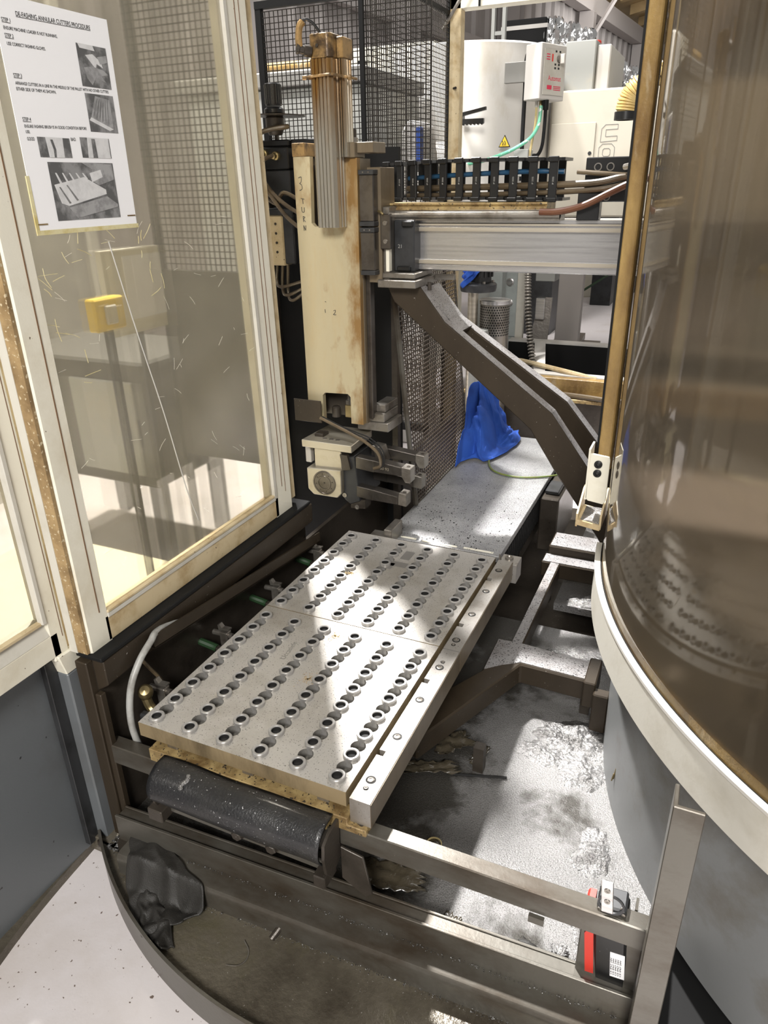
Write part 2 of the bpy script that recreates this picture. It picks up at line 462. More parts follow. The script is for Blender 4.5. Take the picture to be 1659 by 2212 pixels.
    def build(self, name, mat, parent=None, kind=None, thick=0.0, subd=0, flat=False):
        me = bpy.data.meshes.new(name)
        me.from_pydata(self.v, [], self.f)
        bm = bmesh.new()
        bm.from_mesh(me)
        bmesh.ops.recalc_face_normals(bm, faces=bm.faces)
        bm.to_mesh(me)
        bm.free()
        me.materials.append(MAT[mat] if isinstance(mat, str) else mat)
        if not flat:
            me.polygons.foreach_set('use_smooth', [True] * len(me.polygons))
            me.set_sharp_from_angle(angle=math.radians(32))
        o = bpy.data.objects.new(name, me)
        COL.objects.link(o)
        if parent is not None:
            o.parent = parent
        if kind:
            o['kind'] = kind
        if subd:
            md = o.modifiers.new('smooth', 'SUBSURF')
            md.levels = md.render_levels = subd
        if thick:
            md = o.modifiers.new('thickness', 'SOLIDIFY')
            md.thickness = thick
            md.offset = 0
        return o


def thing(name, label, cat, group=None):
    o = bpy.data.objects.new(name, None)
    o.empty_display_size = 0.05
    COL.objects.link(o)
    return tag(o, label, cat, group)


def tag(o, label, cat, group=None, kind=None):
    o['label'] = label
    o['category'] = cat
    if group:
        o['group'] = group
    if kind:
        o['kind'] = kind
    return o


def struct(o, label=None, cat=None):
    o['kind'] = 'structure'
    if label:
        o['label'] = label
    if cat:
        o['category'] = cat
    return o


def share(src, name, parent, loc):
    o = bpy.data.objects.new(name, src.data)
    COL.objects.link(o)
    o.parent = parent
    o.location = loc
    return o


FONTQ = []


def text(body, size, M, mat, name, parent, extrude=0.0002, align='LEFT', width=None):
    c = bpy.data.curves.new(name, 'FONT')
    c.body = body
    c.size = size
    c.extrude = extrude
    c.align_x = align
    t = bpy.data.objects.new(name + '_curve', c)
    COL.objects.link(t)
    dg = bpy.context.evaluated_depsgraph_get()
    me = bpy.data.meshes.new_from_object(t.evaluated_get(dg))
    bpy.data.objects.remove(t, do_unlink=True)
    if width and len(me.vertices):
        xs = [v.co.x for v in me.vertices]
        w = max(xs) - min(xs)
        if w > 0:
            me.transform(Matrix.Diagonal((width / w, 1, 1, 1)))
    me.transform(M)
    me.materials.clear()
    me.materials.append(MAT[mat])
    o = bpy.data.objects.new(name, me)
    COL.objects.link(o)
    o.parent = parent
    return o


def basis(origin, ex, ey):
    ex = Vector(ex).normalized()
    ey = Vector(ey).normalized()
    ez = ex.cross(ey)
    m = Matrix((ex, ey, ez)).transposed().to_4x4()
    m.translation = Vector(origin)
    return m

# ================================================================== THE SETTING
fl = MB().box(-9, 7, -4, 34, -1.40, -1.36).build('floor', 'floor', flat=True)
struct(fl, 'white painted concrete hall floor with rust specks', 'floor')

# hall side wall, running away behind the machines, slightly turned
WK = 0.10
def wx(y): return -3.6 + WK * (y - 15.0)
wall = MB().prism([(wx(3) - 0.1, 3), (wx(33) - 0.1, 33), (wx(33), 33), (wx(3), 3)], 'z', -1.36, 3.3).build('wall_left', 'hall_wall')
struct(wall, 'pale corrugated cladding wall of the hall', 'wall')
ribm = None
for i in range(58):
    y = 4.0 + i * 0.5
    x = wx(y)
    MR = Matrix.Translation((x, y, 0)) @ Matrix.Rotation(-math.atan(WK), 4, 'Z')
    if ribm is None:
        ribm = MB().prism([(0.0, -0.07), (0.055, -0.035), (0.055, 0.035), (0.0, 0.07)], 'z', -1.36, 3.3).build('rib', 'hall_wall', wall)
        ribm.matrix_local = MR
    else:
        o = share(ribm, 'rib', wall, (0, 0, 0))
        o.matrix_local = MR
def along(name, y0, y1, z0, z1, out0, out1, mat):
    t0, t1 = wx(y0), wx(y1)
    return MB().prism([(t0 + out0, y0), (t1 + out0, y1), (t1 + out1, y1), (t0 + out1, y0)], 'z', z0, z1).build(name, mat)
for z0 in (1.75,):
    along('girt', 4, 33, z0, z0 + 0.16, 0.056, 0.16, 'hall_steel').parent = wall
tr = along('trim_1', 4, 33, 2.98, 3.3, 0.056, 0.30, 'hall_steel')
struct(tr, 'pale eaves girder along the hall wall', 'girder')
stan = None
for k, y in enumerate((9.5, 13.0, 17.0, 21.5, 26.0)):
    MR = Matrix.Translation((wx(y) + 0.22, y, 0))
    if stan is None:
        b = MB()
        b.box(-0.14, 0.14, -0.15, -0.13, -1.36, 2.97)
        b.box(-0.14, 0.14, 0.13, 0.15, -1.36, 2.97)
        b.box(-0.015, 0.015, -0.13, 0.13, -1.36, 2.97)
        stan = b.build('stanchion', 'hall_steel', wall)
        stan.matrix_local = MR
    else:
        share(stan, 'stanchion', wall, (0, 0, 0)).matrix_local = MR
    kn = MB().tube([(wx(y) + 0.3, y, 2.5), (wx(y) + 0.75, y, 3.2)], 0.05, 6, 0).build('knee_brace', 'hall_steel', wall)
# roof over the far bays, with purlins
roof = MB().prism([(-4.4, 3.36), (-4.4, 3.43), (3.5, 5.03), (3.5, 4.96)], 'y', 10, 33).build('ceiling', 'roof')
struct(roof, 'tan underside of the hall roof', 'ceiling')
pur = None
for i in range(13):
    if pur is None:
        pur = MB().prism([(-2.9, 3.46), (-2.9, 3.66), (3.5, 4.95), (3.5, 4.75)], 'y', 0, 0.22).build('purlin', 'roof', roof)
        pur.location = (0, 11.0, 0)
    else:
        share(pur, 'purlin', roof, (0, 11.0 + i * 1.6, 0))
MB().tube([(-2.6, 11, 3.35), (-1.3, 33, 3.35)], 0.04, 6, 0).build('conduit', 'hall_steel', roof)

# ================================================================== MACHINE BASE
base = thing('machine_base', 'oily dark steel machine base with sump tray and curved front sill', 'machine base')
# sump floor in three levels
b = MB()
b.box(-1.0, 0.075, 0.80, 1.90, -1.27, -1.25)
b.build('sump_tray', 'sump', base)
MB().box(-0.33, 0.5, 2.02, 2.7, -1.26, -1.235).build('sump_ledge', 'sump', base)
MB().box(-1.0, 0.75, 1.90, 3.0, -1.345, -1.33).build('pit_floor', 'dark', base)
MB().box(-1.0, 0.75, 1.885, 1.90, -1.345, -1.27).build('pit_wall', 'dark', base)
MB().box(0.075, 0.75, 0.72, 1.90, -1.345, -1.33).build('side_pit', 'black_matt', base)
# left side wall under the sliding door
b = MB()
b.box(-1.012, -1.0, 0.81, 1.63, -1.30, -0.835)
b.box(-1.012, -1.0, 1.63, 3.0, -1.30, -0.955)
b.build('side_wall', 'dark', base)
b = MB()
b.prism([(-1.03, -0.83), (-0.972, -0.83), (-0.972, -0.885), (-1.0, -0.905), (-1.03, -0.905)], 'y', 0.812, 1.63, bev=0.002)
b.build('wall_flange', 'brown', base)
MB().box(-1.035, -0.97, 0.806, 1.62, -0.828, -0.818, 0.002).build('rubber_seal', 'black_matt', base)
b = MB()
b.box(-1.03, -1.0, 0.795, 0.812, -1.29, -0.83, 0.002)
b.box(-1.0, -0.985, 0.80, 0.815, -1.29, -0.905, 0.002)
b.build('corner_flange', 'brown', base)
# cable shelf on the wall
b = MB()
b.prism([(0.935, -0.843), (1.64, -0.925), (1.64, -0.955), (0.935, -0.873)], 'x', -0.962, -0.958)
b.prism([(0.935, -0.871), (1.64, -0.953), (1.64, -0.956), (0.935, -0.874)], 'x', -1.0, -0.958)
b.build('cable_shelf', 'brown', base)
# front bar and the upright angle post
FB = Matrix.Translation((-1.0, 0.80, 0)) @ Matrix.Rotation(math.atan(0.012), 4, 'Z')
b = MB()
b.box(0, 1.056, 0.0, 0.03, -1.078, -1.031, 0.002, FB)
b.build('front_bar', 'frame_steel', base)
b = MB()
b.prism([(0.048, 0.757), (0.0865, 0.757), (0.0865, 0.763), (0.054, 0.763), (0.054, 0.80), (0.048, 0.80)], 'z', -1.30, -0.722, bev=0.0012)
b.build('angle_post', 'frame_steel', base)
MB().box(-0.045, 0.05, 0.83, 0.86, -1.25, -1.06, 0.002).build('switch_plate', 'frame_steel', base)
b = MB().box(-0.125, -0.10, 0.803, 0.81, -1.092, -1.078)
b.build('welded_tab', 'frame_steel', base)
# front rail with the stepped sill, turned slightly against the pallet
RT = Matrix.Translation((-0.985, 0, 0)) @ Matrix.Shear('XZ', 4, (0, 0)) if False else Matrix.Translation((-0.99, 0.0, 0))
SK = 0.042
def sk(x, y): return y + SK * (x + 0.95)
def skbox(b, x0, x1, y0, y1, z0, z1, bev=0.0):
    b.prism([(x0, sk(x0, y0)), (x1, sk(x1, y0)), (x1, sk(x1, y1)), (x0, sk(x0, y1))], 'z', z0, z1, bev=bev)
b = MB()
skbox(b, -0.985, 0.05, 0.770, 0.776, -1.262, -1.193, 0.001)
skbox(b, -0.985, 0.05, 0.776, 0.800, -1.206, -1.200, 0.001)
skbox(b, -0.985, 0.05, 0.800, 0.805, -1.262, -1.197, 0.001)
b.build('front_rail', 'frame_steel', base)
b = MB()
def roundstep(b, x0, x1):
    prof = [(0.775, -1.248), (0.742, -1.248), (0.733, -1.2505), (0.7285, -1.256), (0.727, -1.265), (0.727, -1.302), (0.775, -1.302)]
    n = len(prof)
    v = [(x0, sk(x0, p[0]), p[1]) for p in prof] + [(x1, sk(x1, p[0]), p[1]) for p in prof]
    f = [tuple(range(n)), tuple(range(n, 2 * n))[::-1]] + [(i, (i + 1) % n, n + (i + 1) % n, n + i) for i in range(n)]
    b.add(v, f)
roundstep(b, -0.955, 0.05)
b.build('stepped_sill', 'frame_steel', base)
b = MB()
b.prism([(-1.0, 0.815), (-0.93, 0.80), (-0.93, 0.775), (-0.985, 0.76)], 'z', -1.30, -1.262)
b.build('sill_end_block', 'dark', base)
# round front tray with rim
CX, CY, CR = -0.5, 1.44, 0.868
def arc(cx, cy, r, a0, a1, n): return [(cx + r * math.cos(a0 + (a1 - a0) * i / n), cy + r * math.sin(a0 + (a1 - a0) * i / n)) for i in range(n + 1)]
A0, A1 = math.radians(229.5), math.radians(312)
pts = arc(CX, CY, CR - 0.003, A0, A1, 60)
MB().prism(pts, 'z', -1.315, -1.302).build('front_tray', 'front_tray', base)
rp = arc(CX, CY, CR, A0, A1, 72)
MB().strip(rp, -1.36, -1.282, -0.006, lambda i: (math.cos(A0 + (A1 - A0) * i / 72), math.sin(A0 + (A1 - A0) * i / 72))).build('curved_rim', 'frame_steel', base)
MB().box(-1.06, -0.90, 0.77, 0.90, -1.32, -1.302).build('corner_pan', 'dark', base)
# welded cross frame standing in the sump
b = MB()
b.prism([(-0.148, 1.515), (-0.148, 1.60), (-0.33, 1.615), (-0.403, 1.612), (-0.402, 1.46), (-0.54, 1.20), (-0.46, 1.16), (-0.317, 1.52)], 'z', -1.19, -1.13, bev=0.004)
b.build('cross_arm', 'brown', base)
b = MB()
b.prism([(-0.15, 1.522), (-0.15, 1.596), (-0.33, 1.610), (-0.400, 1.607), (-0.398, 1.465), (-0.36, 1.50), (-0.318, 1.528)], 'z', -1.13, -1.1285)
b.build('arm_top_dust', 'brace_top', base)
MB().box(-0.365, -0.333, 1.60, 2.10, -1.185, -1.13, 0.003).build('cross_bar', 'brown', base)
MB().box(-0.363, -0.337, 1.61, 2.09, -1.13, -1.1285).build('bar_top_dust', 'brace_top', base)
b = MB().box(-0.395, -0.10, 2.09, 2.15, -1.185, -1.13, 0.004)
b.box(-0.385, -0.10, 2.15, 2.26, -1.185, -1.10, 0.004)
b.build('far_cross_bar', 'brown', base)
b = MB().box(-0.39, -0.10, 2.094, 2.148, -1.13, -1.1285)
b.box(-0.38, -0.10, 2.156, 2.255, -1.10, -1.0985)
b.build('far_bar_top_dust', 'brace_top', base)
b = MB().box(-0.155, -0.125, 1.49, 1.60, -1.19, -1.115, 0.003)
b.box(-0.128, -0.09, 1.47, 1.50, -1.24, -1.13, 0.003)
b.build('arm_end_bracket', 'brown', base)
for (x, y) in ((-0.34, 1.25), (-0.36, 2.05), (-0.15, 1.55)):
    MB().box(x - 0.012, x + 0.012, y - 0.012, y + 0.012, -1.25, -1.18).build('frame_foot', 'dark', base)
# slide bed under the pallets
b = MB()
b.box(-0.86, -0.50, 0.86, 1.80, -1.18, -1.045, 0.004)
b.box(-0.83, -0.56, 0.90, 3.0, -1.25, -1.18, 0.004)
b.build('slide_bed', 'dark', base)
b = MB()
b.box(-0.815, -0.47, 1.80, 2.90, -1.16, -1.002, 0.003)
b.build('slide_cover_frame', 'dark', base)
bl = MB()
for i in range(44):
    y = 1.81 + i * 0.024
    bl.prism([(y, -1.012), (y + 0.012, -1.012), (y + 0.012, -1.10), (y, -1.10)], 'x', -0.471, -0.461)
bl.build('bellows', 'black_matt', base)
MB().box(-0.455, -0.39, 2.30, 2.62, -1.20, -1.0, 0.004).build('limit_box', 'dark', base)
MB().box(-0.448, -0.40, 2.34, 2.44, -1.0, -0.985, 0.003).build('limit_box_lid', 'charcoal', base)
ch = MB().box(-0.82, -0.458, 1.79, 2.86, -1.0, -0.98, 0.001).build('slide_cover', 'chute', base)
b = MB()
for (x, y, l) in ((-0.77, 1.802, 0.05), (-0.70, 1.80, 0.11), (-0.57, 1.803, 0.09)):
    b.box(x, x + l, y, y + 0.008, -0.98, -0.979)
b.build('cover_tape', 'cream', base)
MB().box(-0.80, -0.775, 1.745, 1.83, -0.985, -0.935, 0.002).build('stop_block', 'machined', base)
MB().box(-0.855, -0.80, 1.75, 1.80, -1.0, -0.968, 0.002).build('stop_plate', 'machined', base)
# wet sludge heaps in the sump
def heap(name, cx, cy, rx, ry, h, z, seed, mat='sludge', n=30, parent=None):
    b = MB()
    def fn(u, v):
        a = 2 * math.pi * u
        q = Vector((math.cos(a) * 1.6, math.sin(a) * 1.6, seed))
        rr = v * (1 + 0.30 * mnoise.noise(q) + 0.15 * mnoise.noise(q * 3))
        x, y = cx + rx * rr * math.cos(a), cy + ry * rr * math.sin(a)
        p = Vector((x * 30, y * 30, seed))
        w = 0.55 + 0.5 * mnoise.noise(p) + 0.35 * abs(mnoise.noise(p * 2.3)) + 0.18 * mnoise.noise(p * 5.5)
        return (x, y, z + h * max(0.0, 1 - v ** 3) * max(0.05, w) - 0.003 * v ** 4)
    b.grid(fn, n * 3, n)
    return b.build(name, mat, parent)
for i, a in enumerate(((-0.15, 1.43, 0.11, 0.075, 0.022), (-0.20, 1.36, 0.09, 0.05, 0.014), (-0.12, 1.33, 0.06, 0.06, 0.014), (-0.06, 1.12, 0.04, 0.08, 0.007),
                       (-0.20, 1.76, 0.12, 0.08, 0.008), (-0.20, 2.06, 0.10, 0.04, 0.02), (-0.03, 0.96, 0.045, 0.07, 0.008), (0.0, 0.88, 0.06, 0.05, 0.008))):
    o = heap('sludge_heap', a[0], a[1], a[2], a[3], a[4], -1.25 if i != 5 else -1.236, 40 + i * 7.3, parent=base)
    o['kind'] = 'stuff'
# loose swarf crumbs along the corner
b = MB()
rnd = random.Random(3)
def crumb(b, x, y, z, s, rnd):
    p = [(x + rnd.uniform(-s, s), y + rnd.uniform(-s, s), z + rnd.uniform(-0.3 * s, s)) for _ in range(4)]
    b.add(p, [(0, 1, 2), (0, 2, 3), (0, 3, 1), (1, 3, 2)])
for i in range(260):
    crumb(b, rnd.uniform(-1.02, -0.965), rnd.uniform(0.755, 0.83), -1.30 + rnd.uniform(0, 0.012), rnd.uniform(0.002, 0.006), rnd)
b.build('corner_swarf', 'sludge', base, 'stuff')
b = MB()
for i in range(420):
    t = rnd.uniform(0, 1)
    x = -0.95 + t * 0.98
    crumb(b, x, sk(x, 0.7275) - abs(rnd.gauss(0, 0.004)), -1.301, rnd.uniform(0.0008, 0.0026), rnd)
    x = -0.95 + rnd.uniform(0, 1) * 0.98
    crumb(b, x, sk(x, 0.768) - abs(rnd.gauss(0, 0.003)), -1.247, rnd.uniform(0.0008, 0.0022), rnd)
b.build('sill_swarf', 'sludge', base, 'stuff')
b = MB()
for i in range(500):
    crumb(b, rnd.uniform(-0.81, -0.47), 1.80 + abs(rnd.gauss(0, 0.22)), -0.979, rnd.uniform(0.001, 0.0036), rnd)
b.build('cover_swarf', 'black_matt', base, 'stuff')

# small loose litter in the sump
def crumple(name, label, x, y, z, sx, sy, h, mat, seed, rot=0.0):
    rnd = random.Random(seed)
    ph = [(rnd.uniform(0, 6.28), rnd.uniform(60, 160), rnd.uniform(0, 6.28)) for _ in range(5)]
    c, s = math.cos(rot), math.sin(rot)
    edge = [rnd.uniform(0.7, 1.15) for _ in range(13)]
    b = MB()
    def fn(u, v):
        a = (u - 0.5) * 2 * sx * edge[int(v * 12)]
        d = (v - 0.5) * 2 * sy * edge[int(u * 12)]
        w = sum(abs(math.sin(p[1] * (a * math.cos(p[0]) + d * math.sin(p[0])) + p[2])) for p in ph) / 5
        return (x + a * c - d * s, y + a * s + d * c, z + 0.002 + h * w)
    b.grid(fn, 12, 12)
    o = b.build(name, mat, None, thick=0.0008)
    return tag(o, label, 'plastic film' if mat == 'film' else 'litter')
crumple('plastic_film', 'oily crumpled plastic film at the left foot of the cross arm', -0.42, 1.30, -1.25, 0.05, 0.035, 0.020, 'film', 11, 0.7)
crumple('plastic_film', 'long twisted oily plastic film beside the clamp bar shadow', -0.445, 1.20, -1.25, 0.07, 0.02, 0.016, 'film', 12, 0.4)
crumple('printed_label', 'small torn printed label lying flat on the sump floor', -0.352, 1.29, -1.25, 0.012, 0.035, 0.004, 'film', 13, -0.25)
crumple('plastic_film', 'large oily plastic film sheet under the front bar', -0.42, 0.90, -1.25, 0.08, 0.035, 0.010, 'film', 14, 0.2)
crumple('paper_scrap', 'grey paper scrap lying under the middle of the front bar', -0.27, 0.845, -1.25, 0.02, 0.03, 0.006, 'film', 15, 0.1)
crumple('oily_rag_scrap', 'dark twisted rag scrap on bright sump floor near the safety switch', -0.127, 0.853, -1.25, 0.025, 0.018, 0.022, 'dark_cloth', 16, -0.4)
crumple('swarf_clump', 'small grey swarf clump beside the twisted rag scrap', -0.078, 0.882, -1.25, 0.014, 0.011, 0.012, 'sludge', 17, 0.3)
cap = thing('bottle_cap', 'dark oily cap with a pale ring on the sump floor', 'cap')
MB().lathe([(0.018, 0), (0.02, 0.004), (0.018, 0.012), (0.0, 0.016)], (-0.362, 1.0, -1.25), n=18).build('cap_body', 'film', cap)
b = MB().lathe([(0.014, 0), (0.016, 0.001), (0.016, 0.003), (0.014, 0.003)], (-0.358, 1.0, -1.236), n=20, closed=True)
b.build('cap_ring', 'tan_cable', cap)
o = MB().tube([(-0.39, 1.207, -1.246), (-0.272, 1.245, -1.246)], 0.003, 8, 0).build('welding_rod', 'black')
tag(o, 'thin dark welding rod lying on the sump floor', 'rod')
b = MB().tube([(-0.63, 0.705, -1.30), (-0.612, 0.692, -1.30), (-0.606, 0.675, -1.30), (-0.614, 0.66, -1.30), (-0.635, 0.652, -1.30)], 0.0012, 6)
tag(b.build('wire_curl', 'machined'), 'thin silver wire curl lying on the grimy front tray', 'wire')
o = MB().cyl((-0.575, 0.748, -1.285), (-0.583, 0.726, -1.296), 0.006, 10).build('loose_stud', 'dark')
tag(o, 'small rusty stud against the stepped sill', 'stud')

# ================================================================== PALLETS
PX0, PY0, PPX, PPY = -0.885, 0.8367, 0.08034, 0.05665
GAPY = 0.0695
ZT = -0.955
BR, BI, HR = 0.0157, 0.0098, 0.0148
def make_bush():
    b = MB()
    n = 22
    b.lathe([(BI, -0.012), (BI, 0.0068), (BI + 0.0012, 0.0078), (BR - 0.0012, 0.0078), (BR, 0.0066), (BR, -0.012)], (0, 0, 0), n=n, closed=True)
    return b.build('bushing', 'bush')
def make_bore():
    b = MB()
    b.lathe([(BI - 0.0003, 0.0), (BI - 0.0003, -0.0050), (0.0, -0.0050)], (0, 0, 0.0055), n=22, cap=False)
    return b.build('bore', 'bore')
proto_bush = None
proto_bore = None
proto_hole = None
def pallet(y0, y1, byo, label):
    global proto_bush, proto_bore, proto_hole
    t = thing('pallet_plate', label, 'pallet')
    x0, x1 = -0.912, -0.4545
    b = MB()
    N = 20
    # drilled top: one cell per hole, rims of plain strip around
    xs = [PX0 + i * PPX for i in range(6)]
    cx0 = [x - PPX / 2 for x in xs] + [xs[-1] + PPX / 2]
    cx0[0], cx0[-1] = x0, x1
    ys = [byo + (k + 0.5) * PPY for k in range(7)]
    cy0 = [y - PPY / 2 for y in ys] + [ys[-1] + PPY / 2]
    def rect(xa, xb, ya, yb):
        b.add([(xa, ya, ZT), (xb, ya, ZT), (xb, yb, ZT), (xa, yb, ZT)], [(0, 1, 2, 3)])
    rect(x0, x1, y0, cy0[0])
    rect(x0, x1, cy0[-1], y1)
    hole_at = []
    for i, hx in enumerate(xs):
        for k, hy in enumerate(ys):
            xa, xb, ya, yb = cx0[i], cx0[i + 1], cy0[k], cy0[k + 1]
            outer, inner = [], []
            for q in range(N):
                an = 2 * math.pi * (q + 0.5) / N
                c, s = math.cos(an), math.sin(an)
                tx = ((xb - hx) if c > 0 else (hx - xa)) / abs(c) if abs(c) > 1e-9 else 9
                ty = ((yb - hy) if s > 0 else (hy - ya)) / abs(s) if abs(s) > 1e-9 else 9
                tt = min(tx, ty)
                outer.append((hx + c * tt, hy + s * tt, ZT))
                inner.append((hx + c * HR, hy + s * HR, ZT))
            vs = outer + inner
            fs = [(q, (q + 1) % N, N + (q + 1) % N, N + q) for q in range(N)]
            # fill the four corners that the radial samples cut off
            cs = [(xa, ya), (xb, ya), (xb, yb), (xa, yb)]
            for (ax, ay) in cs:
                d = sorted(range(N), key=lambda q: (outer[q][0] - ax) ** 2 + (outer[q][1] - ay) ** 2)[:2]
                vs.append((ax, ay, ZT))
                fs.append((d[0], len(vs) - 1, d[1]))
            b.add(vs, fs)
            hole_at.append((hx, hy, ZT))
    top = b.build('top_face', 'plate', t, flat=True)
    for loc in hole_at:
        if proto_hole is None:
            hb_ = MB()
            ring = [(HR * math.cos(2 * math.pi * (q + 0.5) / N), HR * math.sin(2 * math.pi * (q + 0.5) / N)) for q in range(N)]
            hb_.add([(p[0], p[1], 0) for p in ring] + [(p[0], p[1], -0.018) for p in ring], [(q, (q + 1) % N, N + (q + 1) % N, N + q) for q in range(N)] + [tuple(range(N, 2 * N))])
            proto_hole = hb_.build('drilled_hole', 'hole_steel', t)
            proto_hole.location = loc
        else:
            share(proto_hole, 'drilled_hole', t, loc)
    b = MB()
    zb = -0.988
    b.add([(x0, y0, ZT), (x1, y0, ZT), (x1, y1, ZT), (x0, y1, ZT), (x0, y0, zb), (x1, y0, zb), (x1, y1, zb), (x0, y1, zb)],
          [(0, 1, 5, 4), (1, 2, 6, 5), (2, 3, 7, 6), (3, 0, 4, 7), (4, 5, 6, 7)])
    b.build('plate_edge', 'plate_side', t, flat=True)
    for i, hx in enumerate(xs):
        for k in range(8):
            loc = (hx, byo + k * PPY, ZT)
            if proto_bush is None:
                proto_bush = make_bush()
                proto_bush.parent = t
                proto_bush.location = loc
                proto_bore = make_bore()
                proto_bore.parent = proto_bush
            else:
                o = share(proto_bush, 'bushing', t, loc)
                share(proto_bore, 'bore', o, (0, 0, 0))
    return t
MAT['hole_steel'] = pm('drilled_hole_steel', (0.30, 0.29, 0.27), 0.4, 0.5, grime=(0.16, 0.15, 0.13), gscale=40)
pf = pallet(0.8125, 1.278, PY0, 'nearer steel pallet plate with rows of raised bushings and holes')
pb = pallet(1.2805, 1.738, PY0 + 7 * PPY + GAPY, 'farther steel pallet plate with rows of raised bushings')
# dust stains, stamped letters
def stain(x, y, r, seed, parent):
    rnd = random.Random(seed)
    b = MB()
    for i in range(110):
        a, d = rnd.uniform(0, 6.28), abs(rnd.gauss(0, r * 0.5))
        s = rnd.uniform(0.0004, 0.0011)
        px, py = x + d * math.cos(a), y + d * math.sin(a)
        b.add([(px - s, py - s, ZT + 0.0004), (px + s, py - s, ZT + 0.0004), (px + s, py + s, ZT + 0.0004), (px - s, py + s, ZT + 0.0004)], [(0, 1, 2, 3)])
    o = b.build('rust_dust', 'rust_dust', parent, 'stuff', flat=True)
MAT['rust_dust'] = pm('rust_dust', (0.46, 0.31, 0.12), 0.8, 0.0)
stain(-0.690, 1.225, 0.022, 5, pf)
stain(-0.670, 1.06, 0.022, 6, pf)
stain(-0.790, 1.505, 0.022, 7, pb)
MAT['wet_patch'] = pm('wet_dark_patch', (0.27, 0.26, 0.245), 0.32, 0.45)
for (x0, x1, y0, y1) in ((-0.735, -0.70, 1.565, 1.60), (-0.70, -0.672, 1.63, 1.68), (-0.715, -0.665, 1.585, 1.612)):
    MB().box(x0, x1, y0, y1, ZT, ZT + 0.0001).build('damp_patch', 'wet_patch', pb, flat=True)
text('Uccasiefe', 0.018, basis((-0.752, 1.10, ZT + 0.0003), (-0.1, 1, 0), (-1, -0.1, 0)), 'hole_steel', 'stamped_letters', pf)

# base slab under the pallets
pbase = thing('pallet_carrier', 'oil yellowed pallet base slab with spacer blocks under the plates', 'pallet base')
b = MB().prism([(-0.885, -1.032), (-0.412, -1.032), (-0.412, -1.017), (-0.448, -1.017), (-0.448, -1.002), (-0.885, -1.002)], 'y', 0.80, 1.76, bev=0.0015)
b.build('base_slab', 'brass_grime', pbase)
b = MB().box(-0.842, -0.476, 0.776, 0.80, -1.016, -1.003, 0.001)
b.build('front_ledge', 'brass_grime', pbase)
for (x, y) in ((-0.84, 0.83), (-0.665, 0.83), (-0.505, 0.83), (-0.84, 1.28), (-0.665, 1.28), (-0.505, 1.28), (-0.84, 1.70), (-0.505, 1.70)):
    MB().box(x - 0.012, x + 0.012, y - 0.012, y + 0.012, -1.002, -0.988, 0.001).build('spacer_block', 'machined', pbase)

# clamp bars with notches and cap screws
def cap_screw(x, y, z, r, parent):
    b = MB()
    MB().lathe([(r * 1.45, 0.0001), (r * 1.45, 0.0005), (r * 1.05, 0.0005), (r * 1.05, 0.0001)], (x, y, z), n=20, closed=True).build('screw_recess', 'bore', parent)
    b.lathe([(r, 0.0), (r, 0.0012), (r * 0.85, 0.0016), (r * 0.5, 0.0016), (r * 0.5, 0.0004), (0, 0.0004)], (x, y, z), n=18)
    return b.build('cap_screw', 'machined', parent)
scr = [(0.841, 0.0035), (0.862, 0.0065), (0.981, 0.0065), (1.098, 0.0065), (1.215, 0.0065), (1.236, 0.0035), (1.307, 0.0035), (1.327, 0.0065), (1.445, 0.0065), (1.563, 0.0065), (1.682, 0.0065)]
for (ya, yb, nts, lab) in ((0.81, 1.284, (0.93, 1.16), 'nearer ground steel clamp bar along the pallet edge'), (1.287, 1.742, (1.39, 1.625), 'farther ground steel clamp bar along the pallet edge')):
    t = thing('clamp_bar', lab, 'bar')
    xi, xo = -0.4465, -0.407
    poly = [(xo, ya), (xo, yb), (xi, yb)]
    for ny in sorted(nts, reverse=True):
        poly += [(xi, ny + 0.007), (xi + 0.013, ny + 0.007), (xi + 0.013, ny - 0.007), (xi, ny - 0.007)]
    poly += [(xi, ya)]
    MB().prism(poly, 'z', -1.0165, -0.962).build('bar_body', 'clamp_bar', t)
    MB().box(-0.4069, -0.4055, ya, yb, -1.0165, -0.9635).build('bar_shaded_side', 'column_side', t)  # dark slab, shade of the unlit side put into its colour
    for (sy, r) in scr:
        if ya < sy < yb:
            cap_screw(-0.4335 + 0.004, sy, -0.962, r, t)
t = thing('end_stop', 'steel end stop block behind the farther clamp bar', 'block')
MB().prism([(-0.447, 1.744), (-0.395, 1.744), (-0.395, 1.80), (-0.447, 1.80)], 'z', -1.03, -0.972, bev=0.001).build('stop_body', 'clamp_bar', t)
MB().prism([(1.744, -0.972), (1.744, -0.945), (1.765, -0.972)], 'x', -0.447, -0.444).build('stop_fin', 'machined', t)
MB().lathe([(0.012, 0), (0.012, 0.007), (0.008, 0.007), (0.006, 0.003), (0, 0.003)], (-0.425, 1.775, -0.972), n=16).build('stop_screw', 'machined', t)

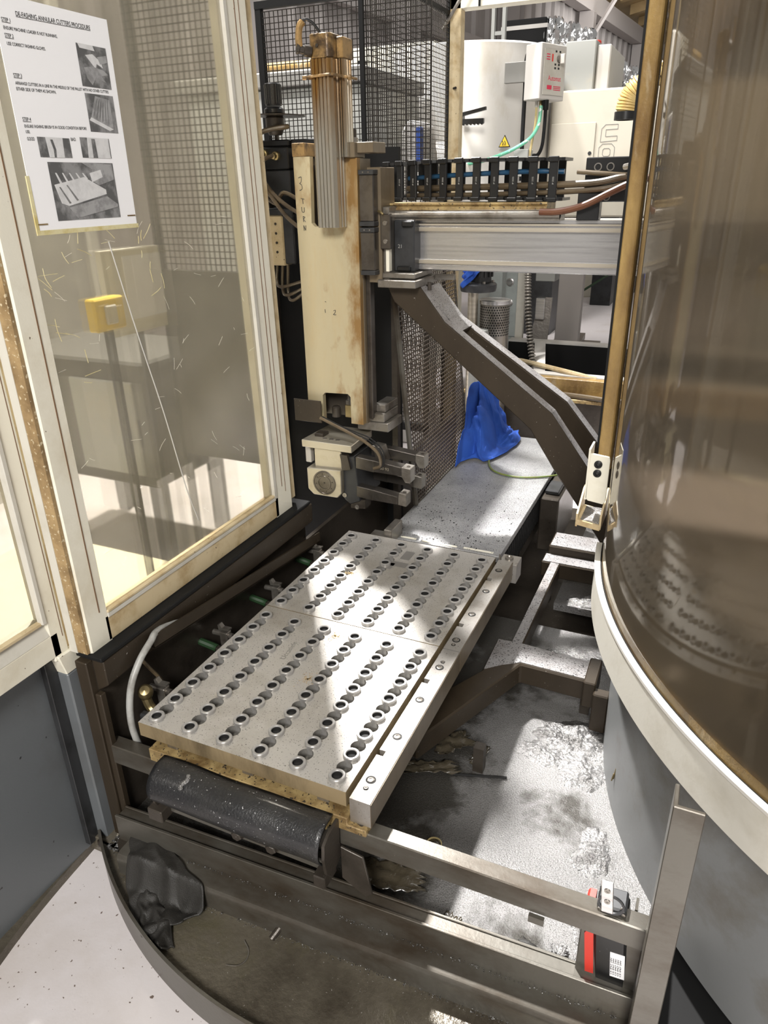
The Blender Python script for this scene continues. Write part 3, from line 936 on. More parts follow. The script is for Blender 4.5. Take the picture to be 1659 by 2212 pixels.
# black rubber guard rolled over the front ledge
fl_ = thing('rubber_guard', 'black oily rubber guard curled over the front ledge of the pallet base', 'guard')
prof = [(0.797, -1.0015), (0.776, -1.001), (0.766, -1.0035), (0.7545, -1.010), (0.7455, -1.0195), (0.740, -1.031), (0.7385, -1.044), (0.7405, -1.057), (0.746, -1.068), (0.754, -1.078)]
cp = catmull([(0, p[0], p[1]) for p in prof], 3)
b = MB()
for (off, rev) in ((0.0, False),):
    nP = len(cp)
    b.grid(lambda u, v: (-0.842 + 0.368 * u + (0.004 * (1 - abs(2 * u - 1))) * 0, cp[int(round(v * (nP - 1)))].y + 0.0015 * math.sin(9 * u), cp[int(round(v * (nP - 1)))].z + 0.0012 * math.sin(13 * u + 2 * v)), 40, nP - 1)
b.build('rubber_sheet', 'rubber', fl_, thick=0.004)
pr = [(0.745, -1.005 - 0.015), (0.765, -1.008), (0.80, -1.008), (0.80, -1.10), (0.765, -1.115), (0.748, -1.09), (0.742, -1.05)]
MB().prism(pr, 'x', -0.470, -0.464, bev=0.001).build('end_cheek', 'dark', fl_)
MB().prism([(0.752, -1.02), (0.80, -1.02), (0.80, -1.10), (0.765, -1.11), (0.752, -1.085)], 'x', -0.848, -0.843, bev=0.001).build('end_cheek', 'dark', fl_)
b = MB()
b.prism([(-0.462, -1.072), (-0.418, -1.080), (-0.402, -1.165), (-0.415, -1.178), (-0.462, -1.150)], 'y', 0.796, 0.801, bev=0.001)
b.build('gusset', 'dark', fl_)
b = MB().box(-0.868, -0.47, 0.772, 0.790, -1.118, -1.090, 0.002)
b.box(-0.868, -0.47, 0.790, 0.797, -1.118, -1.030, 0.001)
b.build('support_strip', 'frame_steel', fl_)
MB().box(-0.86, -0.825, 0.745, 0.79, -1.124, -1.095, 0.002).build('strip_lug', 'dark', fl_)
MB().box(-0.492, -0.468, 0.745, 0.79, -1.128, -1.10, 0.002).build('strip_lug', 'dark', fl_)
for x in (-0.665, -0.590):
    o = MB().lathe([(0.0115, 0), (0.0115, 0.009), (0.0095, 0.011), (0, 0.011)], (x, 0.772, -1.103), (0, -1, 0), n=6).build('hex_bolt', 'dark', fl_)
    MB().lathe([(0.014, 0), (0.014, 0.002), (0, 0.002)], (x, 0.773, -1.103), (0, -1, 0), n=16).build('washer', 'dark', o)
# grease blob string on the guard
b = MB()
for i in range(7):
    b.lathe([(0.0, 0.0045), (0.004, 0.003), (0.005, 0.0), (0.004, -0.002)], (-0.765 + 0.003 * math.sin(i), 0.772 - i * 0.004, -1.0025 - 0.0012 * i), n=8)
b.build('grease_blob', 'sludge', fl_)

# ------------------------------------------------------------------ fittings along the side wall
tag(MB().tube([(-0.985, 1.25, -0.892), (-0.980, 1.05, -0.868), (-0.968, 0.96, -0.848), (-0.956, 0.925, -0.848), (-0.955, 0.8829, -0.872), (-0.955, 0.8484, -0.916), (-0.955, 0.834, -0.988), (-0.952, 0.8432, -1.075), (-0.95, 0.86, -1.16)],
              0.0072, 12).build('conduit', 'hose'), 'grey conduit hose curving down the side wall beside the pallets', 'conduit')
tag(MB().tube([(-0.998, 0.93, -0.86), (-0.985, 0.915, -0.885), (-0.975, 0.925, -0.92), (-0.967, 0.945, -0.965), (-0.96, 0.955, -1.02)], 0.004, 8).build('thin_hose', 'oil_hose'),
    'thin oily amber hose hanging behind the grey conduit', 'hose')
bf = thing('pipe_elbow', 'tarnished brass elbow behind the grey conduit', 'pipe fitting')
MB().lathe([(0.0, 0.016), (0.010, 0.013), (0.0155, 0.004), (0.0155, -0.006), (0.011, -0.014), (0.011, -0.03)], (-0.952, 0.882, -0.945), (0.4, -0.5, 0.75), n=18).build('elbow_body', 'brass', bf)
MB().tube([(-0.958, 0.886, -0.965), (-0.952, 0.887, -0.985), (-0.935, 0.885, -1.0)], 0.010, 10).build('elbow_outlet', 'brass', bf)
MB().box(-0.955, -0.895, 0.855, 0.872, -1.000, -0.982, 0.004).build('elbow_lever', 'charcoal', bf)
for (y, lab) in ((0.93, 'small grey valve fitting nearest the conduit'), (1.155, 'small grey valve fitting beside the nearer pallet corner'), (1.383, 'small grey valve fitting beside the pallet joint'), (1.61, 'small grey valve fitting at the far pallet edge')):
    t = thing('valve_fitting', lab, 'valve')
    MB().tube([(-0.985, y, -0.975), (-0.93, y, -0.975)], 0.007, 10, 0).build('valve_pipe', 'machined', t)
    MB().box(-0.962, -0.940, y - 0.010, y + 0.010, -1.02, -0.965, 0.002).build('valve_body', 'machined', t)
    MB().prism([(-0.965, -0.962), (-0.935, -0.958), (-0.935, -0.954), (-0.955, -0.955), (-0.962, -0.946), (-0.967, -0.948)], 'y', y - 0.006, y + 0.006).build('spring_clip', 'machined', t)
for (y, lab) in ((1.12, 'green gripped toggle handle nearest the conduit'), (1.336, 'green gripped toggle handle in the middle of the wall'), (1.57, 'green gripped toggle handle farthest along the wall')):
    t = thing('toggle_handle', lab, 'handle')
    MB().tube([(-0.999, y, -0.985), (-0.994, y, -0.986), (-0.965, y + 0.003, -0.993), (-0.955, y + 0.003, -0.995)], 0.0095, 10).build('green_grip', 'green', t)
    MB().box(-0.955, -0.93, y - 0.004, y + 0.010, -1.002, -0.990, 0.001).build('lever', 'dark', t)

# ------------------------------------------------------------------ oily rag on the sill
def cloth(name, corner, fold, nu, nv, mat, label, seed, thick=0.003):
    rnd = random.Random(seed)
    b = MB()
    b.grid(lambda u, v: fold(u, v, rnd), nu, nv)
    o = b.build(name, mat, None, thick=thick, subd=1)
    return tag(o, label, 'rag')
def lerp(a, b, t): return a + (b - a) * t
def rag1(u, v, rnd):
    # u along the length from the sill corner down on to the tray, v across
    c = [(-0.930, 0.795), (-0.872, 0.738), (-0.770, 0.672)]
    t = u * 2
    i = min(int(t), 1)
    t -= i
    x, y = lerp(c[i][0], c[i + 1][0], t), lerp(c[i][1], c[i + 1][1], t)
    s = (v - 0.5) * 2
    w = 0.034 + 0.026 * min(1, u * 1.6) + 0.012 * mnoise.noise(Vector((u * 5, s, 3.1)))
    x += 0.66 * w * s + 0.010 * mnoise.noise(Vector((s * 3, u * 3, 9.0)))
    y += 0.75 * w * s + 0.010 * mnoise.noise(Vector((s * 3, u * 3, 19.0)))
    if y > sk(x, 0.729):
        ground = -1.2475
    else:
        ground = -1.3015 + 0.054 * max(0.0, 1 - (sk(x, 0.729) - y) / 0.030) ** 1.3
    p = Vector((x * 11, y * 11, 2.0))
    f = 0.030 * max(0.0, 0.30 - abs(mnoise.noise(p))) + 0.004 * mnoise.noise(p * 2.2) + 0.0012 * mnoise.noise(p * 7)
    f *= 1 - 0.5 * abs(s) ** 3
    return (x, y, max(ground + 0.002, ground + 0.004 + f * 1.3))
cloth('oily_rag', None, rag1, 44, 30, 'dark_cloth', 'black oil soaked rag slumped over the stepped sill', 1)
def rag1b(u, v, rnd):
    x = -0.892 + 0.118 * u + 0.040 * (v - 0.2) + 0.012 * mnoise.noise(Vector((u * 4, v * 4, 5)))
    y = 0.712 - 0.098 * u + 0.046 * (v - 0.2) * (1 - 0.3 * u) + 0.012 * mnoise.noise(Vector((u * 4, v * 4, 25)))
    dr = math.hypot(x - CX, y - CY)
    if dr > CR - 0.012:
        k_ = (CR - 0.012) / dr
        x, y = CX + (x - CX) * k_, CY + (y - CY) * k_
    p = Vector((x * 22, y * 22, 7.0))
    f = 0.040 * max(0.0, 0.34 - abs(mnoise.noise(p))) + 0.014 * max(0.0, 0.35 - abs(mnoise.noise(p * 2.1)))
    return (x, y, -1.299 + f * (0.25 + 0.75 * math.sin(math.pi * v)))
cloth('oily_rag', None, rag1b, 30, 26, 'dark_cloth', 'small black bunched rag beside the curved rim', 2)

# ------------------------------------------------------------------ safety switch
sw = thing('safety_switch', 'red and black safety interlock switch with a steel tongue behind the front bar', 'switch')
TL = Matrix.Translation((0, 0.85, -1.135)) @ Matrix.Rotation(math.radians(-5), 4, 'Y') @ Matrix.Rotation(math.radians(3), 4, 'X') @ Matrix.Translation((0, -0.85, 1.135))
b = MB().box(-0.020, 0.030, 0.826, 0.868, -1.237, -1.085, 0.004, TL)
b.box(-0.020, 0.030, 0.826, 0.868, -1.083, -1.062, 0.004, TL)
b.box(-0.018, 0.030, 0.826, 0.868, -1.060, -1.033, 0.003, TL)
b.build('switch_body', 'black', sw)
b = MB().prism([(-0.034, -1.215), (-0.0205, -1.236), (-0.0205, -1.03), (-0.030, -1.03), (-0.034, -1.037), (-0.029, -1.047), (-0.029, -1.058), (-0.035, -1.066), (-0.030, -1.072), (-0.030, -1.085), (-0.0345, -1.095)], 'y', 0.827, 0.862, M=TL)
b.build('red_cover', 'red', sw)
b = MB().box(-0.016, 0.028, 0.828, 0.866, -1.033, -1.018, 0.003, TL)
b.lathe([(0.020, 0), (0.020, 0.003), (0.0165, 0.003), (0.0165, 0)], TL @ Vector((0.006, 0.826, -1.006)), (0, -1, 0), n=22, closed=True)
b.build('switch_head', 'charcoal', sw)
b = MB().box(-0.0085, 0.0095, 0.8205, 0.8232, -1.022, -0.952, 0.001, TL)
tg = b.build('steel_tongue', 'alu', sw)
for z in (-0.972, -0.996):
    MB().lathe([(0.0045, 0), (0.0045, 0.0012), (0.002, 0.0012), (0.002, 0.0004), (0, 0.0004)], TL @ Vector((0.0005, 0.8205, z)), (0, -1, 0), n=14).build('tongue_screw', 'machined', tg)
for (x, z) in ((-0.012, -1.026), (0.024, -1.026), (0.022, -1.012)):
    MB().lathe([(0.003, 0), (0.003, 0.0015), (0, 0.002)], TL @ Vector((x, 0.828, z)), (0, -1, 0), n=10).build('head_screw', 'machined', sw)
lb = MB().box(0.006, 0.0285, 0.8252, 0.826, -1.180, -1.120, 0, TL).build('rating_label', 'paper', sw)
for i in range(5):
    text('CE IP67 24V', 0.0035, TL @ basis((0.009 + i * 0.0036, 0.8250, -1.175), (0, 0, 1), (-1, 0, 0)), 'ink', 'label_print', lb, width=0.042)
MB().lathe([(0.011, 0), (0.011, 0.004), (0.008, 0.006), (0, 0.006)], TL @ Vector((0.004, 0.826, -1.214)), (0, -1, 0), n=18).build('blind_plug', 'black', sw)
MB().lathe([(0.010, 0), (0.010, 0.02), (0.008, 0.02)], TL @ Vector((0.004, 0.848, -1.25)), (0, 0, 1), n=6).build('cable_gland', 'brass', sw)
b = MB().prism([(0.030, -1.033), (0.034, -1.033), (0.034, -1.094), (0.048, -1.10), (0.048, -1.105), (0.030, -1.098)], 'y', 0.845, 0.868)
b.build('switch_bracket', 'frame_steel', sw)

# ================================================================== LEFT SLIDING DOOR
MAT['groove'] = pm('rusty_groove', (0.16, 0.09, 0.045), 0.6, 0.0)
ZTOP = 0.82
MAT['brown_dust'] = pm('brown_dusty_paint', (0.36, 0.25, 0.12), 0.6, 0.0, grime=(0.18, 0.115, 0.05), gscale=14, ga=0.4, gb=0.62, speck=(0.5, 0.42, 0.28), sscale=160, sa=0.62, sb=0.66)
MAT['scratch'] = pm('pale_scratch', (0.75, 0.72, 0.62), 0.5, 0.0)
MAT['drip'] = pm('dried_white_drip', (0.46, 0.45, 0.42), 0.5, 0.0)
door = thing('sliding_door', 'cream framed sliding door with a hazy scratched polycarbonate pane', 'door')
def door_tilt(y, z):      # the door hangs very slightly out of plumb
    return y + (-0.028) * max(0.0, (z + 0.78)) * (1 if y > 1.2 else 0)
def stile(name, y0, y1, x0, x1, z0, z1, mat, parent, bev=0.002):
    b = MB()
    v = []
    for x in (x0, x1):
        for y in (y0, y1):
            for z in (z0, z1):
                v.append((x, door_tilt(y, z), z))
    b.add(v, [(0, 1, 3, 2), (4, 6, 7, 5), (0, 4, 5, 1), (2, 3, 7, 6), (0, 2, 6, 4), (1, 5, 7, 3)])
    return b.build(name, mat, parent)
# front post
MB().box(-1.045, -1.026, 0.8045, 0.8125, -0.818, ZTOP).build('post_side_strip', 'cream_rail', door)
MB().box(-1.026, -1.0015, 0.8055, 0.8125, -0.816, ZTOP).build('post_side_stain', 'brown_dust', door)
b = MB().prism([(-1.045, 0.813), (-1.003, 0.813), (-0.998, 0.816), (-0.998, 0.868), (-1.03, 0.868), (-1.045, 0.86)], 'z', -0.818, ZTOP)
b.build('front_post', 'cream', door)
MB().box(-0.9985, -0.997, 0.8485, 0.8505, -0.745, ZTOP).build('post_groove', 'groove', door)
stile('rear_stile', 1.487, 1.566, -1.035, -0.998, -0.818, ZTOP, 'cream', door)
stile('stile_bead', 1.480, 1.490, -1.012, -0.994, -0.757, ZTOP, 'cream_rail', door)
stile('stile_groove', 1.522, 1.524, -0.999, -0.9972, -0.74, ZTOP, 'groove', door)
stile('stile_groove', 1.538, 1.5395, -0.999, -0.9972, -0.76, ZTOP, 'groove', door)
stile('stile_flange', 1.566, 1.598, -1.05, -1.006, -0.80, ZTOP, 'cream_edge', door)
b = MB().box(-1.035, -0.998, 0.86, 1.50, -0.818, -0.762, 0.002)
b.build('bottom_rail', 'cream_edge', door)
MB().box(-1.02, -0.996, 0.868, 1.487, -0.768, -0.757, 0.0015).build('rail_lip', 'cream_rail', door)
MB().box(-1.012, -0.995, 0.868, 1.485, -0.757, -0.750, 0.0015).build('glazing_bead', 'cream_edge', door)
MB().box(-1.035, -0.998, 0.868, 1.49, ZTOP - 0.06, ZTOP).build('top_rail', 'cream', door)
MB().box(-1.008, -1.003, 0.866, 1.487, -0.755, ZTOP - 0.05).build('pane', 'pane_left', door, flat=True)
# scratches and glue marks on the pane
rnd = random.Random(21)
b = MB()
def scratch(b, y, z, l, a, w):
    dy, dz = math.cos(a) * l, math.sin(a) * l
    b.tube([(-1.0028, y, z), (-1.0028, y + dy * 0.5 + rnd.uniform(-1, 1) * l * 0.12, z + dz * 0.5), (-1.0028, y + dy, z + dz)], w, 4, 3)
for i in range(55):
    scratch(b, rnd.uniform(0.88, 1.46), rnd.uniform(-0.70, -0.05), rnd.uniform(0.006, 0.03), rnd.uniform(0, 6.28), 0.00022)
b.build('pane_scratches', 'scratch', door, 'stuff')

b = MB()
for (y, z, n) in ((0.90, -0.15, 5), (0.905, -0.22, 4), (0.925, -0.30, 3), (1.13, -0.10, 4), (1.14, -0.17, 4), (0.95, -0.075, 5), (1.05, -0.07, 5)):
    for k in range(n):
        scratch(b, y + rnd.gauss(0, 0.012), z + rnd.gauss(0, 0.018), rnd.uniform(0.012, 0.045), rnd.choice((0.1, 1.4, 1.6, 2.4, 3.0)) + rnd.gauss(0, 0.3), 0.0005)
b.build('glue_marks', 'tape', door, 'stuff')
b = MB()
for path in (((1.04, -0.085), (1.075, -0.25), (1.115, -0.42), (1.15, -0.60), (1.175, -0.69))  ,):
    b.tube([(-1.0027, p[0], p[1]) for p in path], 0.0012, 6)
b.build('dried_drip', 'drip', door)

# ------------------------------------------------------------------ procedure sheet taped to the pane
sheet = thing('instruction_sheet', 'white printed procedure sheet with grey photos taped on the door pane', 'sheet')
MB().box(-1.0025, -1.0015, 0.8915, 1.1175, -0.0605, 0.2560).build('paper', 'paper', sheet, flat=True)
XS = -1.0012
def line(s, y, z, size, w=None, ul=False):
    o = text(s, size, basis((XS, y, z), (0, 1, 0.022), (0, 0, 1)), 'ink', 'printed_line', sheet, extrude=0.00005, width=w)
    if ul and w:
        MB().prism([(y, z - 0.0014), (y + w, z - 0.0014 + 0.022 * w), (y + w, z - 0.0008 + 0.022 * w), (y, z - 0.0008)], 'x', XS, XS + 0.0001).build('underline', 'ink', sheet, flat=True)
line('DE-FASHING ANNULAR CUTTERS PROCEDURE', 0.929, 0.2325, 0.0085, 0.1465, True)
line('STEP 1', 0.9016, 0.2222, 0.0068, 0.0152, True)
line('ENSURE MACHINE LOADER IS NOT RUNNING.', 0.9024, 0.2124, 0.0060, 0.0995)
line('STEP 2', 0.9021, 0.2029, 0.0068, 0.0152, True)
line('USE CORRECT FASHING GLOVES.', 0.9029, 0.1930, 0.0060, 0.0706)
line('STEP 3', 0.9033, 0.1531, 0.0068, 0.0150, True)
line('ARRANGE CUTTERS IN A LINE IN THE MIDDLE OF THE PALLET WITH NO OTHER CUTTERS', 0.9042, 0.1433, 0.0060, 0.1915)
line('EITHER SIDE OF THEM AS SHOWN.', 0.9037, 0.1358, 0.0060, 0.0755)
line('STEP 4', 0.9039, 0.0958, 0.0068, 0.0155, True)
line('ENSURE FASHING BRUSH IS IN GOOD CONDITION BEFORE', 0.9049, 0.0867, 0.0060, 0.1260)
line('USE.', 0.9052, 0.0792, 0.0060, 0.0080)
line('GOOD', 0.9054, 0.0693, 0.0068, 0.0137)
line('BAD', 0.9927, 0.0719, 0.0068, 0.0101)
def photo(y0, y1, z0, z1, mat='photo_dark'):
    return MB().box(XS, XS + 0.0001, y0, y1, z0, z1).build('printed_photo', mat, sheet, flat=True)
LVL = [0]
def poly(par, pts, mat, lv=1):
    LVL[0] = LVL[0] % 24 + 1
    x = XS + 0.0001 + 0.00002 * LVL[0]
    return MB().prism(pts, 'x', XS + 0.00009, x).build('printed_shape', mat, par, flat=True)
p = photo(1.0385, 1.1040, 0.1535, 0.2135)
def fr(y0, y1, z0, z1):
    return lambda u, v: (y0 + u * (y1 - y0), z1 - v * (z1 - z0))
F = fr(1.0385, 1.1040, 0.1535, 0.2135)
poly(p, [F(.05, .0), F(.55, .0), F(.6, .12), F(.1, .1)], 'photo_light')
poly(p, [F(.25, .25), F(.5, .2), F(.75, .35), F(.8, .5), F(.6, .42), F(.55, .55), F(.4, .4)], 'photo_light')
poly(p, [F(.15, .55), F(.45, .5), F(.8, .55), F(.95, .65), F(.7, .7), F(.85, .85), F(.5, .75), F(.35, .95), F(.2, .8)], 'photo_mid')
poly(p, [F(.65, .25), F(.98, .18), F(.98, .35), F(.72, .42)], 'photo_mid', 2)
p = photo(1.0400, 1.1042, 0.0875, 0.1438)
F = fr(1.0400, 1.1042, 0.0875, 0.1438)
poly(p, [F(.35, .05), F(.85, .12), F(.85, .9), F(.1, .62)], 'photo_mid')
poly(p, [F(.1, .62), F(.85, .9), F(.7, .95), F(.02, .7)], 'photo_light')
for k in range(6):
    poly(p, [F(.40 + .07 * k, .12), F(.42 + .07 * k, .12), F(.20 + .1 * k, .60 + .04 * k), F(.17 + .1 * k, .60 + .04 * k)], 'photo_dark', 2)
p = photo(0.9245, 0.9895, 0.0468, 0.0752)
F = fr(0.9245, 0.9895, 0.0468, 0.0752)
poly(p, [F(.25, 0), F(.78, 0), F(.75, 1), F(.28, 1)], 'photo_light')
poly(p, [F(.38, .1), F(.46, .1), F(.52, .6), F(.50, 1), F(.43, 1), F(.44, .6)], 'photo_dark', 2)
p = photo(1.0122, 1.0785, 0.0478, 0.0780)
F = fr(1.0122, 1.0785, 0.0478, 0.0780)
poly(p, [F(.25, 0), F(.97, 0), F(.97, 1), F(.2, 1)], 'photo_light')
poly(p, [F(.38, .05), F(.50, .05), F(.52, 1), F(.36, 1)], 'photo_dark', 2)
p = photo(0.9355, 1.0783, -0.0465, 0.0402)
F = fr(0.9355, 1.0783, -0.0465, 0.0402)
poly(p, [F(.04, .38), F(.5, .25), F(.82, .48), F(.82, .56), F(.2, .75), F(.1, .7)], 'photo_light')
poly(p, [F(.5, .0), F(.98, .02), F(.98, .3), F(.72, .4), F(.6, .3), F(.65, .12)], 'photo_mid')
poly(p, [F(.6, .18), F(.78, .12), F(.8, .25), F(.62, .34)], 'photo_light', 2)
poly(p, [F(.44, .52), F(.58, .36), F(.63, .40), F(.48, .58)], 'photo_light', 3)
poly(p, [F(.2, .78), F(.82, .6), F(.98, .75), F(.98, .8), F(.3, .97)], 'photo_mid')
for k in range(5):
    poly(p, [F(.1 + .11 * k, .42 - .03 * k), F(.12 + .11 * k, .42 - .03 * k), F(.24 + .12 * k, .70 - .045 * k), F(.21 + .12 * k, .71 - .045 * k)], 'photo_dark', 3)
    poly(p, [F(.08 + .1 * k, .18), F(.10 + .1 * k, .18), F(.16 + .1 * k, .36 - .02 * k), F(.13 + .1 * k, .37 - .02 * k)], 'photo_light', 2)
b = MB()
b.box(-1.0027, -1.0009, 0.8885, 1.1205, -0.066, -0.0590)
b.box(-1.0027, -1.0009, 0.8885, 0.8945, -0.0589, 0.02)
b.build('tape_strip', 'tape', sheet, flat=True)
for (y, z) in ((0.905, -0.05), (1.108, -0.045)):
    MB().box(-1.0014, -1.0008, y - 0.012, y + 0.008, z - 0.001, z + 0.001).build('tape_stain', 'brass_grime', sheet, flat=True)

# ------------------------------------------------------------------ fixed side window left of the door
sidew = thing('side_window', 'cream framed fixed side window beside the sliding door', 'window')
b = MB().box(-1.085, -1.05, 0.772, 0.806, -0.825, ZTOP, 0.002)
b.build('side_stile', 'cream', sidew)
MB().box(-1.085, -1.058, 0.806, 0.838, -0.835, ZTOP, 0.002).build('stile_return', 'cream_edge', sidew)
MB().box(-1.0515, -1.0495, 0.7985, 0.800, -0.78, ZTOP).build('stile_groove', 'groove', sidew)
MB().box(-1.062, -1.047, 0.762, 0.772, -0.735, ZTOP, 0.0015).build('window_bead', 'cream_rail', sidew)
b = MB().box(-1.085, -1.050, 0.20, 0.79, -0.815, -0.765, 0.002)
b.build('side_rail', 'cream', sidew)
MB().prism([(-1.085, -0.765), (-1.05, -0.765), (-1.062, -0.735), (-1.085, -0.735)], 'y', 0.20, 0.772).build('rail_chamfer', 'cream_rail', sidew)
MB().box(-1.064, -1.052, 0.20, 0.764, -0.737, -0.730, 0.001).build('rail_bead', 'cream_edge', sidew)
b = MB().prism([(0.775, -0.815), (0.836, -0.815), (0.836, -0.862), (0.785, -0.862)], 'x', -1.085, -1.045, bev=0.002)
b.build('corner_foot', 'cream', sidew)
MB().box(-1.070, -1.065, 0.20, 0.766, -0.74, ZTOP).build('side_pane', 'pane_left', sidew, flat=True)

lowp = thing('lower_panel', 'blue grey painted lower panel under the side window', 'panel')
pth = [(-1.095, 0.80), (-1.095, 0.66), (-1.092, 0.52), (-1.084, 0.38), (-1.065, 0.22)]
b = MB().strip(pth, -1.34, -0.80, -0.01, lambda i: (1, 0))
b.build('panel_sheet', 'grey_paint', lowp)
b = MB().box(-1.085, -1.045, 0.785, 0.830, -1.31, -0.862, 0.003)
b.build('grey_post', 'grey_paint', lowp)
MB().box(-1.085, -1.07, 0.76, 0.785, -1.31, -0.83, 0.001).build('post_shadow_gap', 'charcoal', lowp)
b = MB()
n = 12
o1 = catmull([(-1.098, 0.812, 0), (-1.086, 0.645, 0), (-1.066, 0.514, 0), (-1.02, 0.33, 0), (-0.95, 0.16, 0)], 5)
i1 = catmull([(-1.125, 0.885, 0), (-1.112, 0.687, 0), (-1.107, 0.549, 0), (-1.075, 0.36, 0), (-1.02, 0.19, 0)], 5)
pl = [(p.x, p.y) for p in o1] + [(p.x, p.y) for p in reversed(i1)]
b.prism(pl, 'z', -1.36, -1.338)
b.build('floor_track', 'front_tray', lowp)
b = MB().box(-1.09, -1.02, 0.775, 0.85, -1.345, -1.30, 0.002)
b.build('track_end', 'front_tray', lowp)

# ------------------------------------------------------------------ seen dimly through the pane
MAT['shade_grey'] = pm('dark_grey_sheet', (0.075, 0.072, 0.066), 0.5, 0.0)
MAT['partition'] = pm('pale_partition', (0.34, 0.33, 0.30), 0.5, 0.0, grime=(0.22, 0.21, 0.19), gscale=2)
g = thing('rear_guard', 'dark guard panel with wire mesh above seen through the hazy door pane', 'guard panel')
MB().box(-1.72, -1.36, 2.0, 2.02, -0.90, -0.25).build('solid_sheet', 'shade_grey', g)
b = MB()
for i in range(19):
    x = -1.72 + i * 0.02
    b.box(x - 0.0015, x + 0.0015, 2.008, 2.011, -0.25, 0.75)
for i in range(51):
    z = -0.25 + i * 0.02
    b.box(-1.72, -1.36, 2.009, 2.012, z - 0.0015, z + 0.0015)
b.build('wire_mesh', 'wire', g, 'stuff', flat=True)
b = MB().box(-1.735, -1.715, 2.0, 2.025, -1.36, 0.75)
b.box(-1.365, -1.345, 2.0, 2.025, -1.36, 0.75)
b.build('guard_post', 'charcoal', g)
pw = thing('partition', 'pale partition wall far behind the door pane', 'partition')
MB().box(-3.05, -3.0, 0.3, 3.0, -1.36, 1.6).build('partition_sheet', 'partition', pw)
for y_ in (0.3, 1.2, 2.1, 2.96):
    MB().box(-3.0, -2.97, y_, y_ + 0.05, -1.36, 1.6).build('partition_post', 'cream_rail', pw)
cab = thing('rear_cabinet', 'grey cabinet seen dimly through the door pane', 'cabinet')
MB().box(-2.45, -1.78, 1.9, 2.35, -1.02, -0.55, 0.01).build('cabinet_body', 'shade_grey', cab)
for x_ in (-2.40, -1.86):
    for y_ in (1.93, 2.28):
        MB().box(x_, x_ + 0.05, y_, y_ + 0.05, -1.36, -1.02).build('cabinet_leg', 'charcoal', cab)
MB().box(-2.12, -1.83, 1.885, 1.9, -0.97, -0.62, 0.004).build('cabinet_door', 'mach_grey', cab)
MB().box(-1.88, -1.86, 1.868, 1.886, -0.85, -0.75, 0.003).build('cabinet_handle', 'black', cab)
t = thing('yellow_switch_box', 'yellow switch box seen through the door pane', 'box')
MB().box(-1.37, -1.34, 1.308, 1.408, -0.315, -0.238, 0.004).build('box_body', 'yellow', t)
MB().box(-1.341, -1.332, 1.338, 1.375, -0.30, -0.255, 0.003).build('box_button', 'cream_rail', t)
MB().box(-1.36, -1.35, 1.345, 1.368, -1.138, -0.31).build('box_stand', 'charcoal', t)
MAT['yellowish'] = pm('pale_yellow_crate', (0.72, 0.66, 0.46), 0.5, 0.0)
t = thing('storage_crate', 'pale low crate standing behind the door pane', 'crate')
b = MB().box(-2.10, -1.16, 0.62, 1.62, -1.36, -1.16, 0.006)
b.build('crate_body', 'yellowish', t)
MB().box(-2.12, -1.14, 0.60, 1.64, -1.16, -1.14, 0.004).build('crate_lid', 'yellowish', t)
t = thing('document_board', 'pale document board hanging behind the door pane', 'board')
MB().box(-1.62, -1.60, 1.62, 1.86, -0.40, -0.16).build('board_back', 'cream', t)
MB().box(-1.60, -1.598, 1.70, 1.86, -0.36, -0.18).build('board_sheet', 'paper', t)
MB().box(-1.615, -1.605, 1.73, 1.75, -1.36, -0.40).build('board_leg', 'charcoal', t)

# ================================================================== RIGHT CURVED DOOR
DCX, DCY = 0.872, 1.575
rd = thing('curved_door', 'curved brown tinted door pane with pale rail and amber stained edge post', 'door')
def darc(r, a0, a1, n): return [(DCX - r * math.cos(a0 + (a1 - a0) * i / n), DCY - r * math.sin(a0 + (a1 - a0) * i / n)) for i in range(n + 1)]
def dout(a0, a1, n): return lambda i: (-math.cos(a0 + (a1 - a0) * i / n), -math.sin(a0 + (a1 - a0) * i / n))
a0, a1, n = 0.035, 1.45, 90
MB().strip(darc(1.018, a0, a1, n), -0.76, ZTOP, 0.005, dout(a0, a1, n)).build('curved_pane', 'pane_right', rd)
MB().strip(darc(1.026, a0 + 0.02, a1, n), -0.838, -0.747, 0.010, dout(a0 + 0.02, a1, n)).build('bottom_rail', 'cream_rail', rd)
MB().strip(darc(1.036, a0 + 0.02, a1, n), -0.752, -0.7465, 0.002, dout(a0 + 0.02, a1, n)).build('rail_edge', 'white', rd)
MB().strip(darc(1.019, a0 + 0.0, a1, n), -0.80, -0.748, 0.007, dout(a0, a1, n)).build('gasket', 'black_matt', rd)
MB().strip(darc(1.014, a0 + 0.0, a1, n), -0.748, -0.728, 0.009, dout(a0, a1, n)).build('inner_bead', 'seal', rd)
b = MB().prism([(-0.182, 1.500), (-0.157, 1.495), (-0.153, 1.505), (-0.153, 1.535), (-0.182, 1.54)], 'z', -0.565, ZTOP, bev=0.002)
b.build('edge_post', 'seal', rd)
MB().box(-0.187, -0.181, 1.505, 1.545, -0.52, ZTOP).build('edge_rubber', 'black_matt', rd)
b = MB().prism([(-0.148, 1.500), (-0.128, 1.490), (-0.124, 1.53), (-0.148, 1.54)], 'z', -0.535, ZTOP, bev=0.002)
b.build('edge_strip', 'cream_edge', rd)
b = MB().prism([(-0.522, -0.632), (-0.522, -0.637), (-0.193, -0.637)], 'y', 0, 0.001) if False else MB()
b.prism([(-0.194, -0.524), (-0.155, -0.528), (-0.153, -0.536), (-0.153, -0.628), (-0.158, -0.636), (-0.190, -0.632), (-0.196, -0.626)], 'y', 1.476, 1.482, bev=0.001)
b.prism([(1.476, -0.515), (1.476, -0.63), (1.53, -0.63), (1.53, -0.515)], 'x', -0.198, -0.194)
b.build('catch_cover', 'cream', rd)
